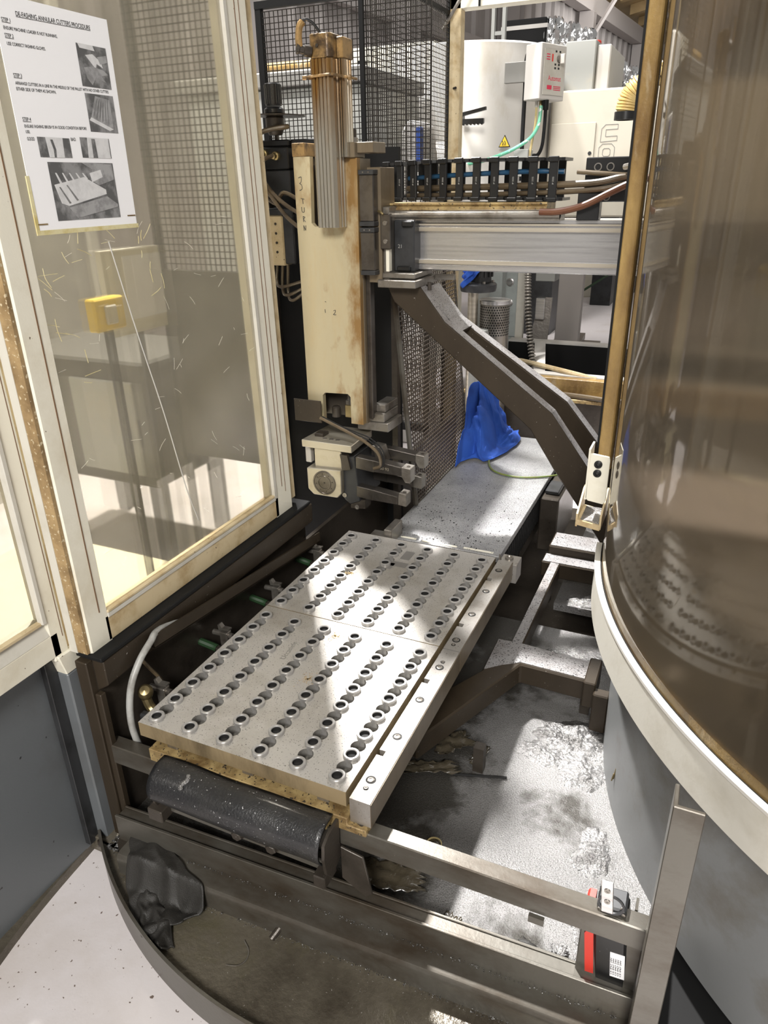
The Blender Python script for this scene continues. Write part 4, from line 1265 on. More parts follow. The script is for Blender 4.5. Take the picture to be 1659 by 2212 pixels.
for z in (-0.546, -0.566):
    MB().lathe([(0.0085, 0), (0.0085, 0.003), (0.004, 0.0045), (0.003, 0.002), (0, 0.002)], (-0.176, 1.476, z), (0, -1, 0), n=18).build('catch_screw', 'black', rd)
b = MB().prism([(-0.207, -0.685), (-0.157, -0.692), (-0.157, -0.680), (-0.207, -0.673)], 'y', 1.46, 1.55)
b.prism([(1.462, -0.690), (1.462, -0.660), (1.53, -0.625), (1.55, -0.625), (1.55, -0.690)], 'x', -0.209, -0.205)
b.prism([(1.462, -0.690), (1.462, -0.660), (1.53, -0.625), (1.55, -0.625), (1.55, -0.690)], 'x', -0.159, -0.155)
b.build('catch_tray', 'cream_edge', rd)
MB().box(-0.203, -0.16, 1.466, 1.545, -0.6795, -0.674).build('tray_swarf', 'sludge', rd)
MB().box(-0.150, -0.128, 1.495, 1.53, -0.66, -0.54, 0.002).build('inner_catch', 'cream', rd)
sk_ = thing('curved_skirt', 'curved blue grey skirt panel under the curved door', 'panel')
a0s, a1s = -0.05, 1.45
MB().strip(darc(0.962, a0s, a1s, n), -1.25, -0.835, 0.006, dout(a0s, a1s, n)).build('skirt_sheet', 'grey_paint_dirty', sk_)
MB().strip(darc(0.962, a0s, a1s, n), -0.842, -0.832, 0.062, dout(a0s, a1s, n)).build('skirt_top', 'charcoal', sk_)
MB().strip(darc(0.90, 0.55, a1s, n), -1.36, -1.25, 0.02, dout(0.55, a1s, n)).build('skirt_plinth', 'black_matt', sk_)
b = MB()
for (dx, dz, l) in ((0, 0, 0.03), (0.004, -0.012, 0.024), (-0.003, -0.006, 0.02)):
    a = 0.33
    x, y = DCX - 0.970 * math.cos(a), DCY - 0.970 * math.sin(a)
    b.tube([(x + dx, y, -1.175 + dz), (x + dx + 0.003, y, -1.175 + dz + l)], 0.0015, 5, 0)
b.build('stuck_swarf', 'brass', sk_)

# ================================================================== GANTRY BEAM AND BRACE
gb = thing('gantry_beam', 'aluminium gantry beam carried on a dark brown forked steel brace', 'beam')
XB0, XB1 = -0.79, 0.55
prof = [(2.004, -0.094), (2.004, -0.101), (2.0, -0.103), (2.0, -0.1075), (2.004, -0.109), (2.004, -0.1115), (2.0, -0.1125), (2.0, -0.1225), (2.010, -0.1235),
        (2.010, -0.1965), (2.0, -0.1975), (2.0, -0.2075), (2.004, -0.2085), (2.004, -0.2115), (2.0, -0.2125), (2.0, -0.2225), (2.004, -0.2255),
        (2.12, -0.2255), (2.12, -0.094)]
MB().prism(prof, 'x', XB0, XB1).build('beam_extrusion', 'alu', gb)
b = MB()
for (z0, z1) in ((-0.1225, -0.1125), (-0.2075, -0.1975), (-0.1075, -0.103)):
    b.box(XB0, XB1, 1.9985, 2.0002, z0, z1)
b.build('beam_trim', 'alu_warm', gb)
MB().box(-0.852, -0.79, 1.965, 2.10, -0.2275, -0.092, 0.003).build('end_cap', 'charcoal', gb)
b = MB().box(-0.825, -0.793, 1.955, 2.0, -0.110, -0.094, 0.003)
b.box(-0.84, -0.80, 1.955, 2.0, -0.226, -0.212, 0.003)
b.build('end_cap_clamp', 'black', gb)
text('21', 0.014, basis((-0.84, 1.9645, -0.165), (1, 0, 0), (0, 0, 1)), 'hose', 'cap_number', gb)
b = MB().tube([(-0.86, 1.985, -0.080), (-0.40, 1.985, -0.080)], 0.0115, 12, 0)
b.box(-0.86, -0.40, 1.98, 2.05, -0.094, -0.080)
b.build('top_tube', 'machined', gb)
b = MB().prism([(1.985, -0.068), (1.985, -0.061), (1.99, -0.058), (1.985, -0.055), (1.985, -0.050), (2.09, -0.050), (2.09, -0.068)], 'x', -0.886, -0.435)
b.build('oil_strip', 'brass_grime', gb)
b = MB().box(-0.885, -0.775, 1.93, 2.07, -0.243, -0.228, 0.002)
b.box(-0.88, -0.765, 1.91, 2.09, -0.266, -0.245, 0.002)
b.build('seat_plate', 'machined', gb)
MB().box(-0.765, -0.705, 2.06, 2.075, -0.258, -0.243, 0.001).build('seat_bar', 'machined', gb)
o = MB().cyl((-0.752, 1.985, -0.256), (-0.752, 1.985, -0.278), 0.006, 10).build('seat_bolt', 'dark', gb)
fu = [(-0.870, -0.266), (-0.768, -0.266), (-0.6932, -0.3595), (-0.3724, -0.5923), (-0.2563, -0.7441), (-0.10, -0.965)]
flw = [(-0.06, -1.14), (-0.2012, -0.9671), (-0.2717, -0.8666), (-0.3539, -0.7581), (-0.43, -0.6448), (-0.6917, -0.4361), (-0.8486, -0.310)]
MB().prism(fu + flw, 'y', 1.952, 1.998, bev=0.003).build('front_arm', 'brown', gb)
bu = [(-0.85, -0.279), (-0.766, -0.3254), (-0.357, -0.5925), (-0.266, -0.6982), (-0.10, -0.90)]
blw = [(-0.05, -1.10), (-0.22, -0.86), (-0.34, -0.69), (-0.43, -0.62), (-0.70, -0.42), (-0.85, -0.31)]
MB().prism(bu + blw, 'y', 2.085, 2.135, bev=0.003).build('rear_arm', 'brown', gb)
def dust(poly, y0, y1, name):
    b = MB()
    for p, q in zip(poly[:-1], poly[1:]):
        b.add([(p[0], y0, p[1] + 0.0012), (q[0], y0, q[1] + 0.0012), (q[0], y1, q[1] + 0.0012), (p[0], y1, p[1] + 0.0012)], [(0, 1, 2, 3)])
    b.build(name, 'brace_top', gb, flat=True)
dust(fu[1:], 1.955, 1.996, 'front_arm_dust')
dust(bu, 2.088, 2.133, 'rear_arm_dust')
# web that joins the two arms near the top
b = MB()
web = [(-0.85, -0.272), (-0.765, -0.2925), (-0.67, -0.380)]
b.prism([(-0.85, -0.272), (-0.765, -0.272), (-0.69, -0.362), (-0.655, -0.3895), (-0.665, -0.402), (-0.85, -0.30)], 'y', 1.99, 2.09)
b.build('arm_web', 'brown', gb)
b = MB()
for p, q in zip([(-0.765, -0.2725), (-0.69, -0.3615)], [(-0.69, -0.3615), (-0.655, -0.389)]):
    b.add([(p[0], 1.99, p[1] + 0.0015), (q[0], 1.99, q[1] + 0.0015), (q[0], 2.10, q[1] + 0.0015), (p[0], 2.10, p[1] + 0.0015)], [(0, 1, 2, 3)])
b.build('web_dust', 'brace_top', gb, flat=True)
MB().box(-0.16, 0.10, 1.93, 2.16, -1.33, -1.0, 0.004).build('brace_foot', 'brown', gb)

# ================================================================== CABLE CHAIN
MAT['earth_cable'] = pm('green_yellow_cable', (0.18, 0.20, 0.05), 0.4, 0.0, grime=(0.10, 0.22, 0.05), gscale=30)
cc = thing('cable_chain', 'black oily plastic cable chain lying on the gantry beam with hoses inside', 'cable chain')
pitch = 0.0485
X0C = -0.884
def link_mesh():
    b = MB()
    # front and rear cross bars with top and bottom side plates
    b.box(0.012, 0.034, -0.050, -0.042, -0.046, 0.046, 0.0015)
    b.box(0.012, 0.034, 0.042, 0.050, -0.046, 0.046, 0.0015)
    pl = [(0.0, -0.046), (0.006, -0.052), (0.042, -0.052), (0.0505, -0.046), (0.0505, 0.046), (0.042, 0.052), (0.006, 0.052), (0.0, 0.046)]
    b.prism(pl, 'z', 0.043, 0.050)
    b.prism(pl, 'z', -0.050, -0.043)
    b.box(0.010, 0.036, -0.056, -0.048, 0.040, 0.053, 0.0015)
    b.box(0.010, 0.036, -0.056, -0.048, -0.053, -0.043, 0.0015)
    return b.build('chain_link', 'black', cc)
lk = None
px_, py_ = -0.400, 0.0
for i in range(11):
    th = math.radians(1 + 2.3 * i)
    px_ -= 0.0505 * math.cos(th)
    py_ += 0.0505 * math.sin(th)
    z = 0.002 + 0.004 * math.sin(i / 11 * 3.0)
    ML = Matrix.Translation((px_, 2.05 + py_, z)) @ Matrix.Rotation(-th, 4, 'Z')
    if lk is None:
        lk = link_mesh()
        lk.matrix_local = ML
    else:
        lko = share(lk, 'chain_link', cc, (0, 0, 0))
        lko.matrix_local = ML
    text('IP 3355', 0.006, ML @ basis((0.026, -0.0505, -0.012), (0, 0, 1), (-1, 0, 0)), 'hose', 'moulded_mark', cc)
b = MB().box(-0.352, -0.235, 2.02, 2.035, -0.052, 0.050, 0.002)
b.box(-0.36, -0.305, 1.99, 2.03, -0.094, -0.03, 0.002)
b.build('end_plate', 'black', cc)
for (x, z) in ((-0.322, 0.028), (-0.292, 0.028), (-0.325, -0.040), (-0.295, -0.040)):
    MB().lathe([(0.0095, 0), (0.0095, 0.002), (0.007, 0.002), (0.007, 0)], (x, 2.019, z), (0, -1, 0), n=20, closed=True).build('eyelet', 'machined', cc)
def hose(name, pts, r, mat, label):
    return tag(MB().tube(pts, r, 10).build(name, mat), label, 'hose')
hose('air_line', [(-0.885, 2.16, 0.012), (-0.70, 2.09, 0.018), (-0.50, 2.05, 0.022), (-0.41, 2.05, 0.020)], 0.0065, 'blue_hose', 'blue air line running inside the cable chain')
hose('oil_hose', [(-0.37, 2.012, 0.018), (-0.30, 2.0, 0.012), (-0.25, 2.0, 0.008), (-0.20, 2.0, 0.006)], 0.006, 'oil_hose', 'thin oily hose leaving the chain end plate')
hose('oil_hose', [(-0.885, 2.15, -0.016), (-0.70, 2.08, -0.014), (-0.50, 2.03, -0.012), (-0.33, 1.995, -0.008), (-0.26, 1.985, 0.003), (-0.20, 1.985, 0.006)], 0.0085, 'oil_hose', 'thick oily hose through the middle of the cable chain')
hose('oil_hose', [(-0.885, 2.15, -0.034), (-0.70, 2.08, -0.033), (-0.50, 2.03, -0.030), (-0.33, 1.99, -0.024), (-0.25, 1.98, -0.012), (-0.20, 1.98, -0.002)], 0.0065, 'oil_hose', 'lower oily hose along the bottom of the cable chain')
hose('coolant_hose', [(-0.45, 1.975, -0.073), (-0.40, 1.972, -0.072), (-0.34, 1.968, -0.058), (-0.28, 1.966, -0.030), (-0.235, 1.966, -0.010), (-0.19, 1.968, 0.002)], 0.0085, 'red_hose', 'red brown hose sagging below the chain end')
MB_ = MB().tube([(-0.255, 1.985, 0.026), (-0.235, 1.975, 0.028), (-0.215, 1.975, 0.018)], 0.007, 8)
tag(MB_.build('hose_clip', 'machined'), 'steel clip holding the hoses at the amber post', 'clip')
t = None

# ================================================================== Z COLUMN
zc = thing('lifting_column', 'stained cream vertical lifting column with an aluminium cylinder in its slot', 'column')
cp_ = [(-1.122, -0.672), (-1.069, -0.672), (-1.069, -0.592), (-1.060, -0.583), (-0.982, -0.580), (-0.973, -0.589), (-0.973, -0.672), (-0.932, -0.672), (-0.928, 0.063),
       (-0.976, 0.063), (-0.976, -0.098), (-0.984, -0.107), (-1.066, -0.107), (-1.075, -0.098), (-1.070, 0.070), (-1.122, 0.070)]
MB().prism(cp_, 'y', 1.90, 1.918).build('front_face', 'column', zc)
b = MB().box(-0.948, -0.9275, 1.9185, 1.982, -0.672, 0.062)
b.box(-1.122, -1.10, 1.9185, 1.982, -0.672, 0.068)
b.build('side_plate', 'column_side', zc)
MB().box(-1.10, -0.948, 1.972, 1.982, -0.672, 0.05).build('back_plate', 'dark', zc)
b = MB().box(-1.123, -1.085, 1.897, 1.985, 0.0705, 0.104, 0.0015)
b.build('top_block', 'cyl_cap', zc)
b = MB().box(-0.982, -0.930, 1.892, 1.955, 0.0635, 0.100, 0.0015)
b.box(-0.930, -0.882, 1.905, 1.985, 0.074, 0.100, 0.0015)
b.build('top_block', 'column_side', zc)
o = MB().lathe([(0.0155, 0), (0.0155, 0.011), (0.013, 0.013), (0, 0.013)], (-0.955, 1.935, 0.100), n=6).build('lock_nut', 'machined', zc)
MB().cyl((-0.955, 1.935, 0.112), (-0.955, 1.935, 0.132), 0.0105, 14).build('stud', 'dark', o)
# hand written marks
def mark(pts, w=0.0009):
    b = MB()
    b.tube([(p[0], 1.8995, p[1]) for p in pts], w, 4, 4)
    return b
m_ = [((-1.109, 0.018), (-1.100, 0.020), (-1.101, 0.008), (-1.106, 0.004), (-1.100, 0.000), (-1.099, -0.010), (-1.107, -0.014))]
m_ += [((-1.105, -0.034), (-1.094, -0.036)), ((-1.0995, -0.035), (-1.0985, -0.048)), ((-1.104, -0.056), (-1.103, -0.068), (-1.097, -0.069), (-1.096, -0.057)),
       ((-1.101, -0.080), (-1.100, -0.095)), ((-1.101, -0.080), (-1.095, -0.083), (-1.100, -0.087), (-1.094, -0.095)), ((-1.101, -0.104), (-1.100, -0.118)), ((-1.101, -0.104), (-1.095, -0.117)), ((-1.095, -0.117), (-1.094, -0.104))]
m_ += [((-1.018, -0.335), (-1.012, -0.333), (-1.013, -0.340), (-1.019, -0.346), (-1.010, -0.346)), ((-1.046, -0.332), (-1.045, -0.342)), ((-1.045, -0.31), (-1.041, -0.311))]
b = MB()
for s_ in m_:
    b.tube([(p[0], 1.8996, p[1]) for p in s_], 0.0009, 4, 4)
b.build('pen_marks', 'ink', zc)
# mechanism inside the lower opening
b = MB().box(-1.01, -0.972, 1.93, 1.965, -0.665, -0.625, 0.002)
b.build('coupling_block', 'brass', zc)
MB().lathe([(0.012, 0), (0.012, 0.014), (0.006, 0.014), (0.006, 0.06)], (-1.0, 1.945, -0.626), n=6).build('rod_nut', 'machined', zc)
MB().lathe([(0.014, 0), (0.014, 0.03), (0.010, 0.034), (0, 0.034)], (-1.045, 1.94, -0.668), n=16).build('rod_stop', 'dark', zc)
# pneumatic cylinder in the slot
def barrel(x0, x1, y0, y1, z0, z1, b, g=0.004):
    cx = (x0 + x1) / 2
    pts = []
    w = x1 - x0
    c = 0.008
    front = [x0 + c]
    for k in (0.22, 0.34, 0.44, 0.56, 0.66, 0.78):
        front.append(x0 + w * k)
    pts = [(x0, y0 + c), (x0 + c, y0)]
    for (ka, kb) in ((0.24, 0.30), (0.40, 0.44), (0.56, 0.60), (0.72, 0.78)):
        pts += [(x0 + w * ka, y0), (x0 + w * (ka + 0.01), y0 + g), (x0 + w * (kb - 0.01), y0 + g), (x0 + w * kb, y0)]
    pts += [(x1 - c, y0), (x1, y0 + c)]
    d = y1 - y0
    for k in (0.35, 0.6):
        pts += [(x1, y0 + d * k), (x1 - g, y0 + d * (k + 0.02)), (x1 - g, y0 + d * (k + 0.1)), (x1, y0 + d * (k + 0.12))]
    pts += [(x1, y1 - c), (x1 - c, y1), (x0 + c, y1), (x0, y1 - c)]
    b.prism(pts, 'z', z0, z1)
b = MB()
barrel(-1.026, -0.962, 1.842, 1.908, -0.1065, 0.285, b)
b.build('cylinder_barrel', 'cylinder', zc)
b = MB()
barrel(-0.963, -0.944, 1.870, 1.925, 0.065, 0.285, b, 0.003)
b.build('guide_barrel', 'cylinder', zc)
b = MB().prism([(-1.026, 1.852), (-1.016, 1.840), (-0.972, 1.838), (-0.962, 1.846), (-0.962, 1.906), (-1.02, 1.906)], 'z', 0.286, 0.338, bev=0.002)
b.box(-0.961, -0.943, 1.870, 1.925, 0.286, 0.332, 0.002)
b.build('cylinder_cap', 'cyl_cap', zc)
MB().lathe([(0.004, 0), (0.004, 0.001), (0, 0.001)], (-0.998, 1.838, 0.312), (0, -1, 0), n=12).build('cap_screw', 'dark', zc)
b = MB().tube([(-1.034, 1.86, 0.246), (-1.029, 1.837, 0.246), (-1.0, 1.8365, 0.2475), (-0.962, 1.8375, 0.2485), (-0.945, 1.862, 0.246), (-0.925, 1.868, 0.242), (-0.922, 1.90, 0.242)], 0.0035, 6, 4)
b.lathe([(0.006, 0), (0.006, 0.012), (0, 0.013)], (-0.924, 1.862, 0.241), (0.6, -0.8, 0), n=8)
b.lathe([(0.005, 0), (0.005, 0.010), (0, 0.011)], (-1.034, 1.842, 0.246), (-1, -0.3, 0), n=8)
b.build('band_clamp', 'cyl_cap', zc)
el = MB().lathe([(0.011, -0.004), (0.013, 0.0), (0.013, 0.014), (0.010, 0.016), (0.010, 0.026), (0.012, 0.028), (0.012, 0.034), (0, 0.036)], (-1.018, 1.838, 0.300), (-0.75, -0.62, 0.18), n=14).build('elbow_fitting', 'dark', zc)
MB().tube([(-1.037, 1.820, 0.308), (-1.039, 1.822, 0.330), (-1.036, 1.825, 0.352), (-1.030, 1.83, 0.362)], 0.0085, 10).build('elbow_riser', 'cyl_cap', el)
MB().tube([(-1.034, 1.826, 0.360), (-1.020, 1.83, 0.366), (-1.006, 1.84, 0.358), (-0.993, 1.85, 0.338)], 0.0035, 8).build('air_tail', 'black', zc)
# rail and carriage on the right flank
MB().box(-0.927, -0.913, 1.932, 1.960, -0.660, 0.03, 0.0015).build('guide_rail', 'gunmetal', zc)
b = MB().box(-0.97, -0.865, 1.935, 2.045, -0.700, -0.672, 0.002)
b.box(-0.93, -0.88, 1.94, 2.05, -0.672, -0.645, 0.002)
b.box(-0.925, -0.885, 1.96, 2.06, -0.645, -0.622, 0.002)
b.build('foot_plate', 'machined', zc)

cr = thing('carriage', 'dark steel guide carriage between the column and the beam end', 'carriage')
MB().box(-0.912, -0.872, 1.925, 2.02, -0.255, 0.040, 0.0015).build('carriage_plate', 'column_side', cr)
for (z0, z1) in ((-0.105, 0.034), (-0.232, -0.1085)):
    bk = MB().box(-0.922, -0.880, 1.895, 1.9245, z0 + 0.012, z1 - 0.012, 0.002).build('guide_block', 'gunmetal', cr)
    MB().box(-0.923, -0.879, 1.894, 1.9245, z1 - 0.0119, z1, 0.001).build('block_seal', 'charcoal', bk)
    MB().box(-0.923, -0.879, 1.894, 1.9245, z0, z0 + 0.0119, 0.001).build('block_seal', 'charcoal', bk)
    for x in (-0.909, -0.893):
        MB().lathe([(0.002, 0), (0.002, 0.001), (0, 0.001)], (x, 1.894, z1 - 0.006), (0, -1, 0), n=8).build('seal_screw', 'machined', bk)
MB().box(-0.8715, -0.853, 1.935, 2.03, -0.256, -0.058, 0.0015).build('adapter_plate', 'machined', cr)
b = MB().box(-0.872, -0.842, 1.918, 1.934, -0.165, -0.075, 0.002)
b.build('sensor_bracket', 'gunmetal', cr)
for z in (-0.098, -0.145):
    MB().lathe([(0.006, 0), (0.006, 0.003), (0.003, 0.003), (0.003, 0.001), (0, 0.001)], (-0.857, 1.918, z), (0, -1, 0), n=14).build('bracket_screw', 'machined', cr)
MB().tube([(-0.875, 1.915, -0.068), (-0.865, 1.91, -0.071), (-0.858, 1.908, -0.076)], 0.0035, 8).build('sensor_probe', 'brass', cr)
MB().box(-0.862, -0.852, 1.93, 1.95, -0.225, -0.166, 0.001).build('scale_strip', 'cream', cr)

# ================================================================== GRIPPER
gr = thing('robot_gripper', 'steel gripper with four toothed fingers under the lifting column', 'gripper')
MB().prism([(-1.108, 1.82), (-0.935, 1.818), (-0.945, 1.985), (-1.10, 1.985)], 'z', -0.738, -0.715, bev=0.0015).build('mount_plate', 'machined_light', gr)
for x in (-1.045, -1.022, -1.0):
    MB().lathe([(0.0075, 0), (0.0075, 0.0008), (0.0045, 0.0008), (0.0045, 0.0003), (0, 0.0003)], (x, 1.855, -0.715), n=14).build('dowel_hole', 'machined', gr)
MB().box(-1.072, -0.978, 1.832, 1.96, -0.806, -0.738, 0.002).build('neck_block', 'machined_light', gr)
hb = MB().prism([(-1.094, -0.805), (-0.975, -0.800), (-0.975, -0.876), (-0.99, -0.893), (-1.075, -0.893), (-1.094, -0.876)], 'y', 1.818, 1.95, bev=0.002).build('head_block', 'machined_light', gr)
fl = MB().lathe([(0.0395, -0.002), (0.0395, 0.0025), (0.035, 0.003), (0.034, 0.0015), (0.0245, 0.0015), (0.0235, 0.003), (0.019, 0.003), (0.0185, 0.0015), (0.0, 0.0015)], (-1.034, 1.818, -0.848), (0, -1, 0), n=36).build('round_flange', 'gunmetal', gr)
for k in range(8):
    a = k * math.pi / 4 + 0.2
    MB().lathe([(0.0024, 0), (0.0024, 0.001), (0, 0.001)], (-1.034 + 0.029 * math.cos(a), 1.8165, -0.848 + 0.029 * math.sin(a)), (0, -1, 0), n=8).build('flange_screw', 'dark', fl)
MB().lathe([(0.003, 0), (0.003, 0.002), (0, 0.002)], (-1.034, 1.8165, -0.848), (0, -1, 0), n=10).build('flange_pin', 'dark', fl)
b = MB().prism([(-0.975, -0.765), (-0.935, -0.752), (-0.920, -0.90), (-0.955, -0.915), (-0.975, -0.90)], 'y', 1.835, 1.99, bev=0.002)
b.build('jaw_housing', 'charcoal', gr)
MB().prism([(-0.955, -0.905), (-0.905, -0.895), (-0.905, -0.925), (-0.955, -0.93)], 'y', 1.84, 1.88).build('jaw_lug', 'dark', gr)
b = MB()
b.prism([(-0.98, -0.75), (-0.955, -0.75), (-0.945, -0.795), (-0.97, -0.80)], 'y', 1.826, 1.84)
b.build('jaw_lug', 'dark', gr)
for (x, z) in ((-0.962, -0.79), (-0.972, -0.885), (-0.93, -0.92)):
    MB().lathe([(0.0075, 0), (0.0075, 0.002), (0.004, 0.002), (0.003, 0.0005), (0, 0.0005)], (x, 1.833, z), (0, -1, 0), n=16).build('pivot_screw', 'machined', gr)
def finger(x0, z0, x1, z1, y0, y1, h0, h1, up, nm=False):
    """a bar from the jaw to the tip with a stepped shoulder and a small tooth"""
    L = x1 - x0
    sl = (z1 - z0) / L
    def z(x): return z0 + sl * (x - x0)
    xm = x0 + L * 0.34
    tip = x1 - L * 0.16
    b = MB()
    b.prism([(x0, z(x0)), (xm, z(xm)), (xm, z(xm) - h0), (x0, z(x0) - h0)], 'y', y0, y1, bev=0.0015)
    b.prism([(xm - 0.002, z(xm) + 0.002), (tip, z(tip)), (tip, z(tip) - h1), (xm - 0.002, z(xm) - h0 + 0.003)], 'y', y0 - 0.003, y1 + 0.003, bev=0.0015)
    f = b.build('finger', 'gunmetal', gr)
    d = 0.016 if up else -0.016
    b = MB()
    if up:
        b.prism([(tip, z(tip)), (tip + 0.004, z(tip) + 0.014), (x1, z(x1) + 0.014), (x1, z(x1) - h1), (tip, z(tip) - h1)], 'y', y0 - 0.002, y1 + 0.006, bev=0.0012)
    else:
        b.prism([(tip, z(tip) + 0.001), (x1, z(x1) + 0.001), (x1, z(x1) - h1 - 0.016), (x1 - 0.018, z(x1) - h1 - 0.016), (tip, z(tip) - h1)], 'y', y0 - 0.002, y1 + 0.006, bev=0.0012)
    b.build('finger_tip', 'machined', f)
    MB().lathe([(0.006, 0), (0.006, 0.001), (0.003, 0.001), (0.003, 0.0002), (0, 0.0002)], ((tip + x1) / 2 + 0.002, (y0 + y1) / 2, z((tip + x1) / 2) + (0.0145 if up else 0.0012)), n=14).build('tip_screw', 'dark', f)
    if nm:
        text('80 93', 0.013, basis((x0 + L * 0.46, y0 - 0.0035, z(x0 + L * 0.46) - h1 * 0.72), (1, 0, sl), (0, 0, 1)), 'machined_light', 'etched_number', f)
    return f
finger(-0.93, -0.752, -0.749, -0.768, 1.832, 1.862, 0.038, 0.028, False, True)
finger(-0.93, -0.848, -0.763, -0.865, 1.832, 1.862, 0.036, 0.026, True)
finger(-0.93, -0.752, -0.749, -0.766, 1.945, 1.975, 0.034, 0.024, False)
finger(-0.935, -0.832, -0.757, -0.850, 1.945, 1.975, 0.034, 0.026, True)
b = MB().prism([(-0.905, -0.735), (-0.875, -0.738), (-0.86, -0.785), (-0.89, -0.79)], 'y', 1.90, 1.94, bev=0.001)
b.build('sensor_block', 'machined', gr)
MB().box(-1.155, -1.06, 1.868, 1.872, -0.672, -0.602, 0.001).build('drag_plate', 'brown', gr)
MB().box(-1.085, -1.055, 1.862, 1.90, -0.716, -0.705, 0.001).build('plate_tab', 'dark', gr)
MB().box(-1.115, -1.095, 1.85, 1.87, -0.800, -0.75, 0.002).build('side_sensor', 'white', gr)
for k, (off, m_) in enumerate(((0.0, 'oil_hose'), (0.008, 'black'), (0.014, 'black'))):
    tag(MB().tube([(-1.06, 1.86 + off, -0.652), (-0.99, 1.855 + off, -0.675), (-0.93, 1.84 + off, -0.690 + off * 0.5), (-0.885, 1.83 + off, -0.705 + off), (-0.850 + off, 1.825, -0.730 + off), (-0.842 + off * 0.6, 1.825, -0.765), (-0.866, 1.826, -0.780)],
                  0.0048 if k == 0 else 0.002, 8).build('gripper_hose' if k == 0 else 'sensor_cable', m_),
        ('amber oily hose looping over the gripper mount plate', 'thin black sensor cable beside the amber gripper hose', 'outermost thin black cable looping above the gripper fingers')[k], 'hose' if k == 0 else 'cable')

# ================================================================== VALVES LEFT OF THE COLUMN
vb = thing('valve_block', 'black valve block with brass fittings behind the cream door stile', 'valve')
b = MB().box(-1.36, -1.245, 2.08, 2.20, 0.045, 0.105, 0.003)
b.box(-1.36, -1.245, 2.085, 2.20, 0.107, 0.125, 0.003)
b.box(-1.245, -1.15, 2.10, 2.20, 0.105, 0.125, 0.002)
b.build('block_body', 'black', vb)
for (x, z) in ((-1.325, 0.088), (-1.285, 0.082)):
    f_ = MB().lathe([(0.012, 0), (0.012, 0.010), (0.008, 0.012), (0.008, 0.024), (0.005, 0.025)], (x, 2.08, z), (0, -1, -0.1), n=14).build('brass_fitting', 'brass', vb)
    MB().tube([(x, 2.058, z), (x - 0.02, 2.03, z - 0.012), (x - 0.06, 2.01, z - 0.03)], 0.006, 8).build('fitting_hose', 'oil_hose', f_)
MB().box(-1.355, -1.25, 2.09, 2.18, -0.03, 0.043, 0.003).build('valve_body', 'charcoal', vb)
b = MB().box(-1.345, -1.285, 2.085, 2.16, -0.235, -0.085, 0.004)
b.build('manifold', 'cream_edge', vb)
b = MB().box(-1.284, -1.245, 2.085, 2.16, -0.230, -0.075, 0.004)
b.box(-1.35, -1.245, 2.082, 2.165, -0.085, -0.066, 0.003)
b.build('manifold_cover', 'charcoal', vb)
for i in range(4):
    MB().lathe([(0.004, 0), (0.004, 0.002), (0, 0.002)], (-1.31, 2.085, -0.11 - i * 0.028), (0, -1, 0), n=10).build('manifold_screw', 'dark', vb)
for (dx, l) in ((0, 0.05), (0.02, 0.075), (0.04, 0.09)):
    MB().tube([(-1.33 + dx, 2.11, -0.235), (-1.33 + dx, 2.10, -0.235 - l), (-1.30 + dx, 2.08, -0.25 - l), (-1.20, 2.06, -0.235 - l * 0.8)], 0.005, 8).build('drain_hose', 'oil_hose', vb)
for pts in ([(-1.36, 2.09, 0.04), (-1.30, 2.05, -0.01), (-1.24, 2.03, -0.05), (-1.16, 2.02, -0.09)], [(-1.36, 2.08, 0.02), (-1.29, 2.04, -0.03), (-1.23, 2.03, -0.09), (-1.15, 2.02, -0.14)],
            [(-1.34, 2.08, -0.03), (-1.28, 2.05, -0.05), (-1.25, 2.05, -0.02), (-1.18, 2.05, -0.05)]):
    MB().tube(pts, 0.006, 8).build('loose_hose', 'oil_hose', vb)
rg = thing('air_regulator', 'black air regulator knob on a disc beside the door stile', 'regulator')
b = MB().lathe([(0.024, 0), (0.024, 0.055), (0.022, 0.058), (0, 0.058)], (-1.295, 2.10, 0.215), n=20)
b.build('knob', 'black', rg)
b = MB()
for k in range(20):
    a = k * 2 * math.pi / 20
    x, y = -1.295 + 0.0245 * math.cos(a), 2.10 + 0.0245 * math.sin(a)
    b.cyl((x, y, 0.220), (x, y, 0.270), 0.0014, 5)
b.build('knob_ribs', 'black', rg)
MB().lathe([(0.022, 0), (0.03, 0.004), (0.03, 0.014), (0.022, 0.02)], (-1.295, 2.10, 0.192), n=20).build('collar', 'black', rg)
MB().lathe([(0.078, 0), (0.078, 0.003), (0.0, 0.003)], (-1.285, 2.11, 0.188), (0.02, 0, 1), n=28).build('mount_disc', 'dark', rg)
MB().lathe([(0.02, 0), (0.028, 0.02), (0.028, 0.045), (0.024, 0.05)], (-1.295, 2.10, 0.138), n=18).build('bowl', 'dark', rg)
MB().tube([(-1.285, 2.09, 0.155), (-1.24, 2.08, 0.158), (-1.30, 2.05, 0.148), (-1.36, 2.03, 0.12)], 0.007, 8).build('regulator_hose', 'oil_hose', rg)
MB().box(-1.30, -1.29, 2.10, 2.11, 0.125, 0.14).build('stem', 'dark', rg)
bp = thing('void_backing', 'matt black sheet added for the dark void behind the lifting column', 'panel')
MB().box(-1.42, -0.945, 2.22, 2.24, -1.33, 0.10).build('void_sheet', 'black_matt', bp)  # black sheet added so the gap behind the column reads dark
MB().box(-1.42, -1.40, 2.20, 2.222, -1.33, 0.10).build('void_sheet_edge', 'dark', bp)
MB().box(-0.965, -0.945, 2.195, 2.222, -1.33, -0.30).build('void_sheet_edge', 'dark', bp)

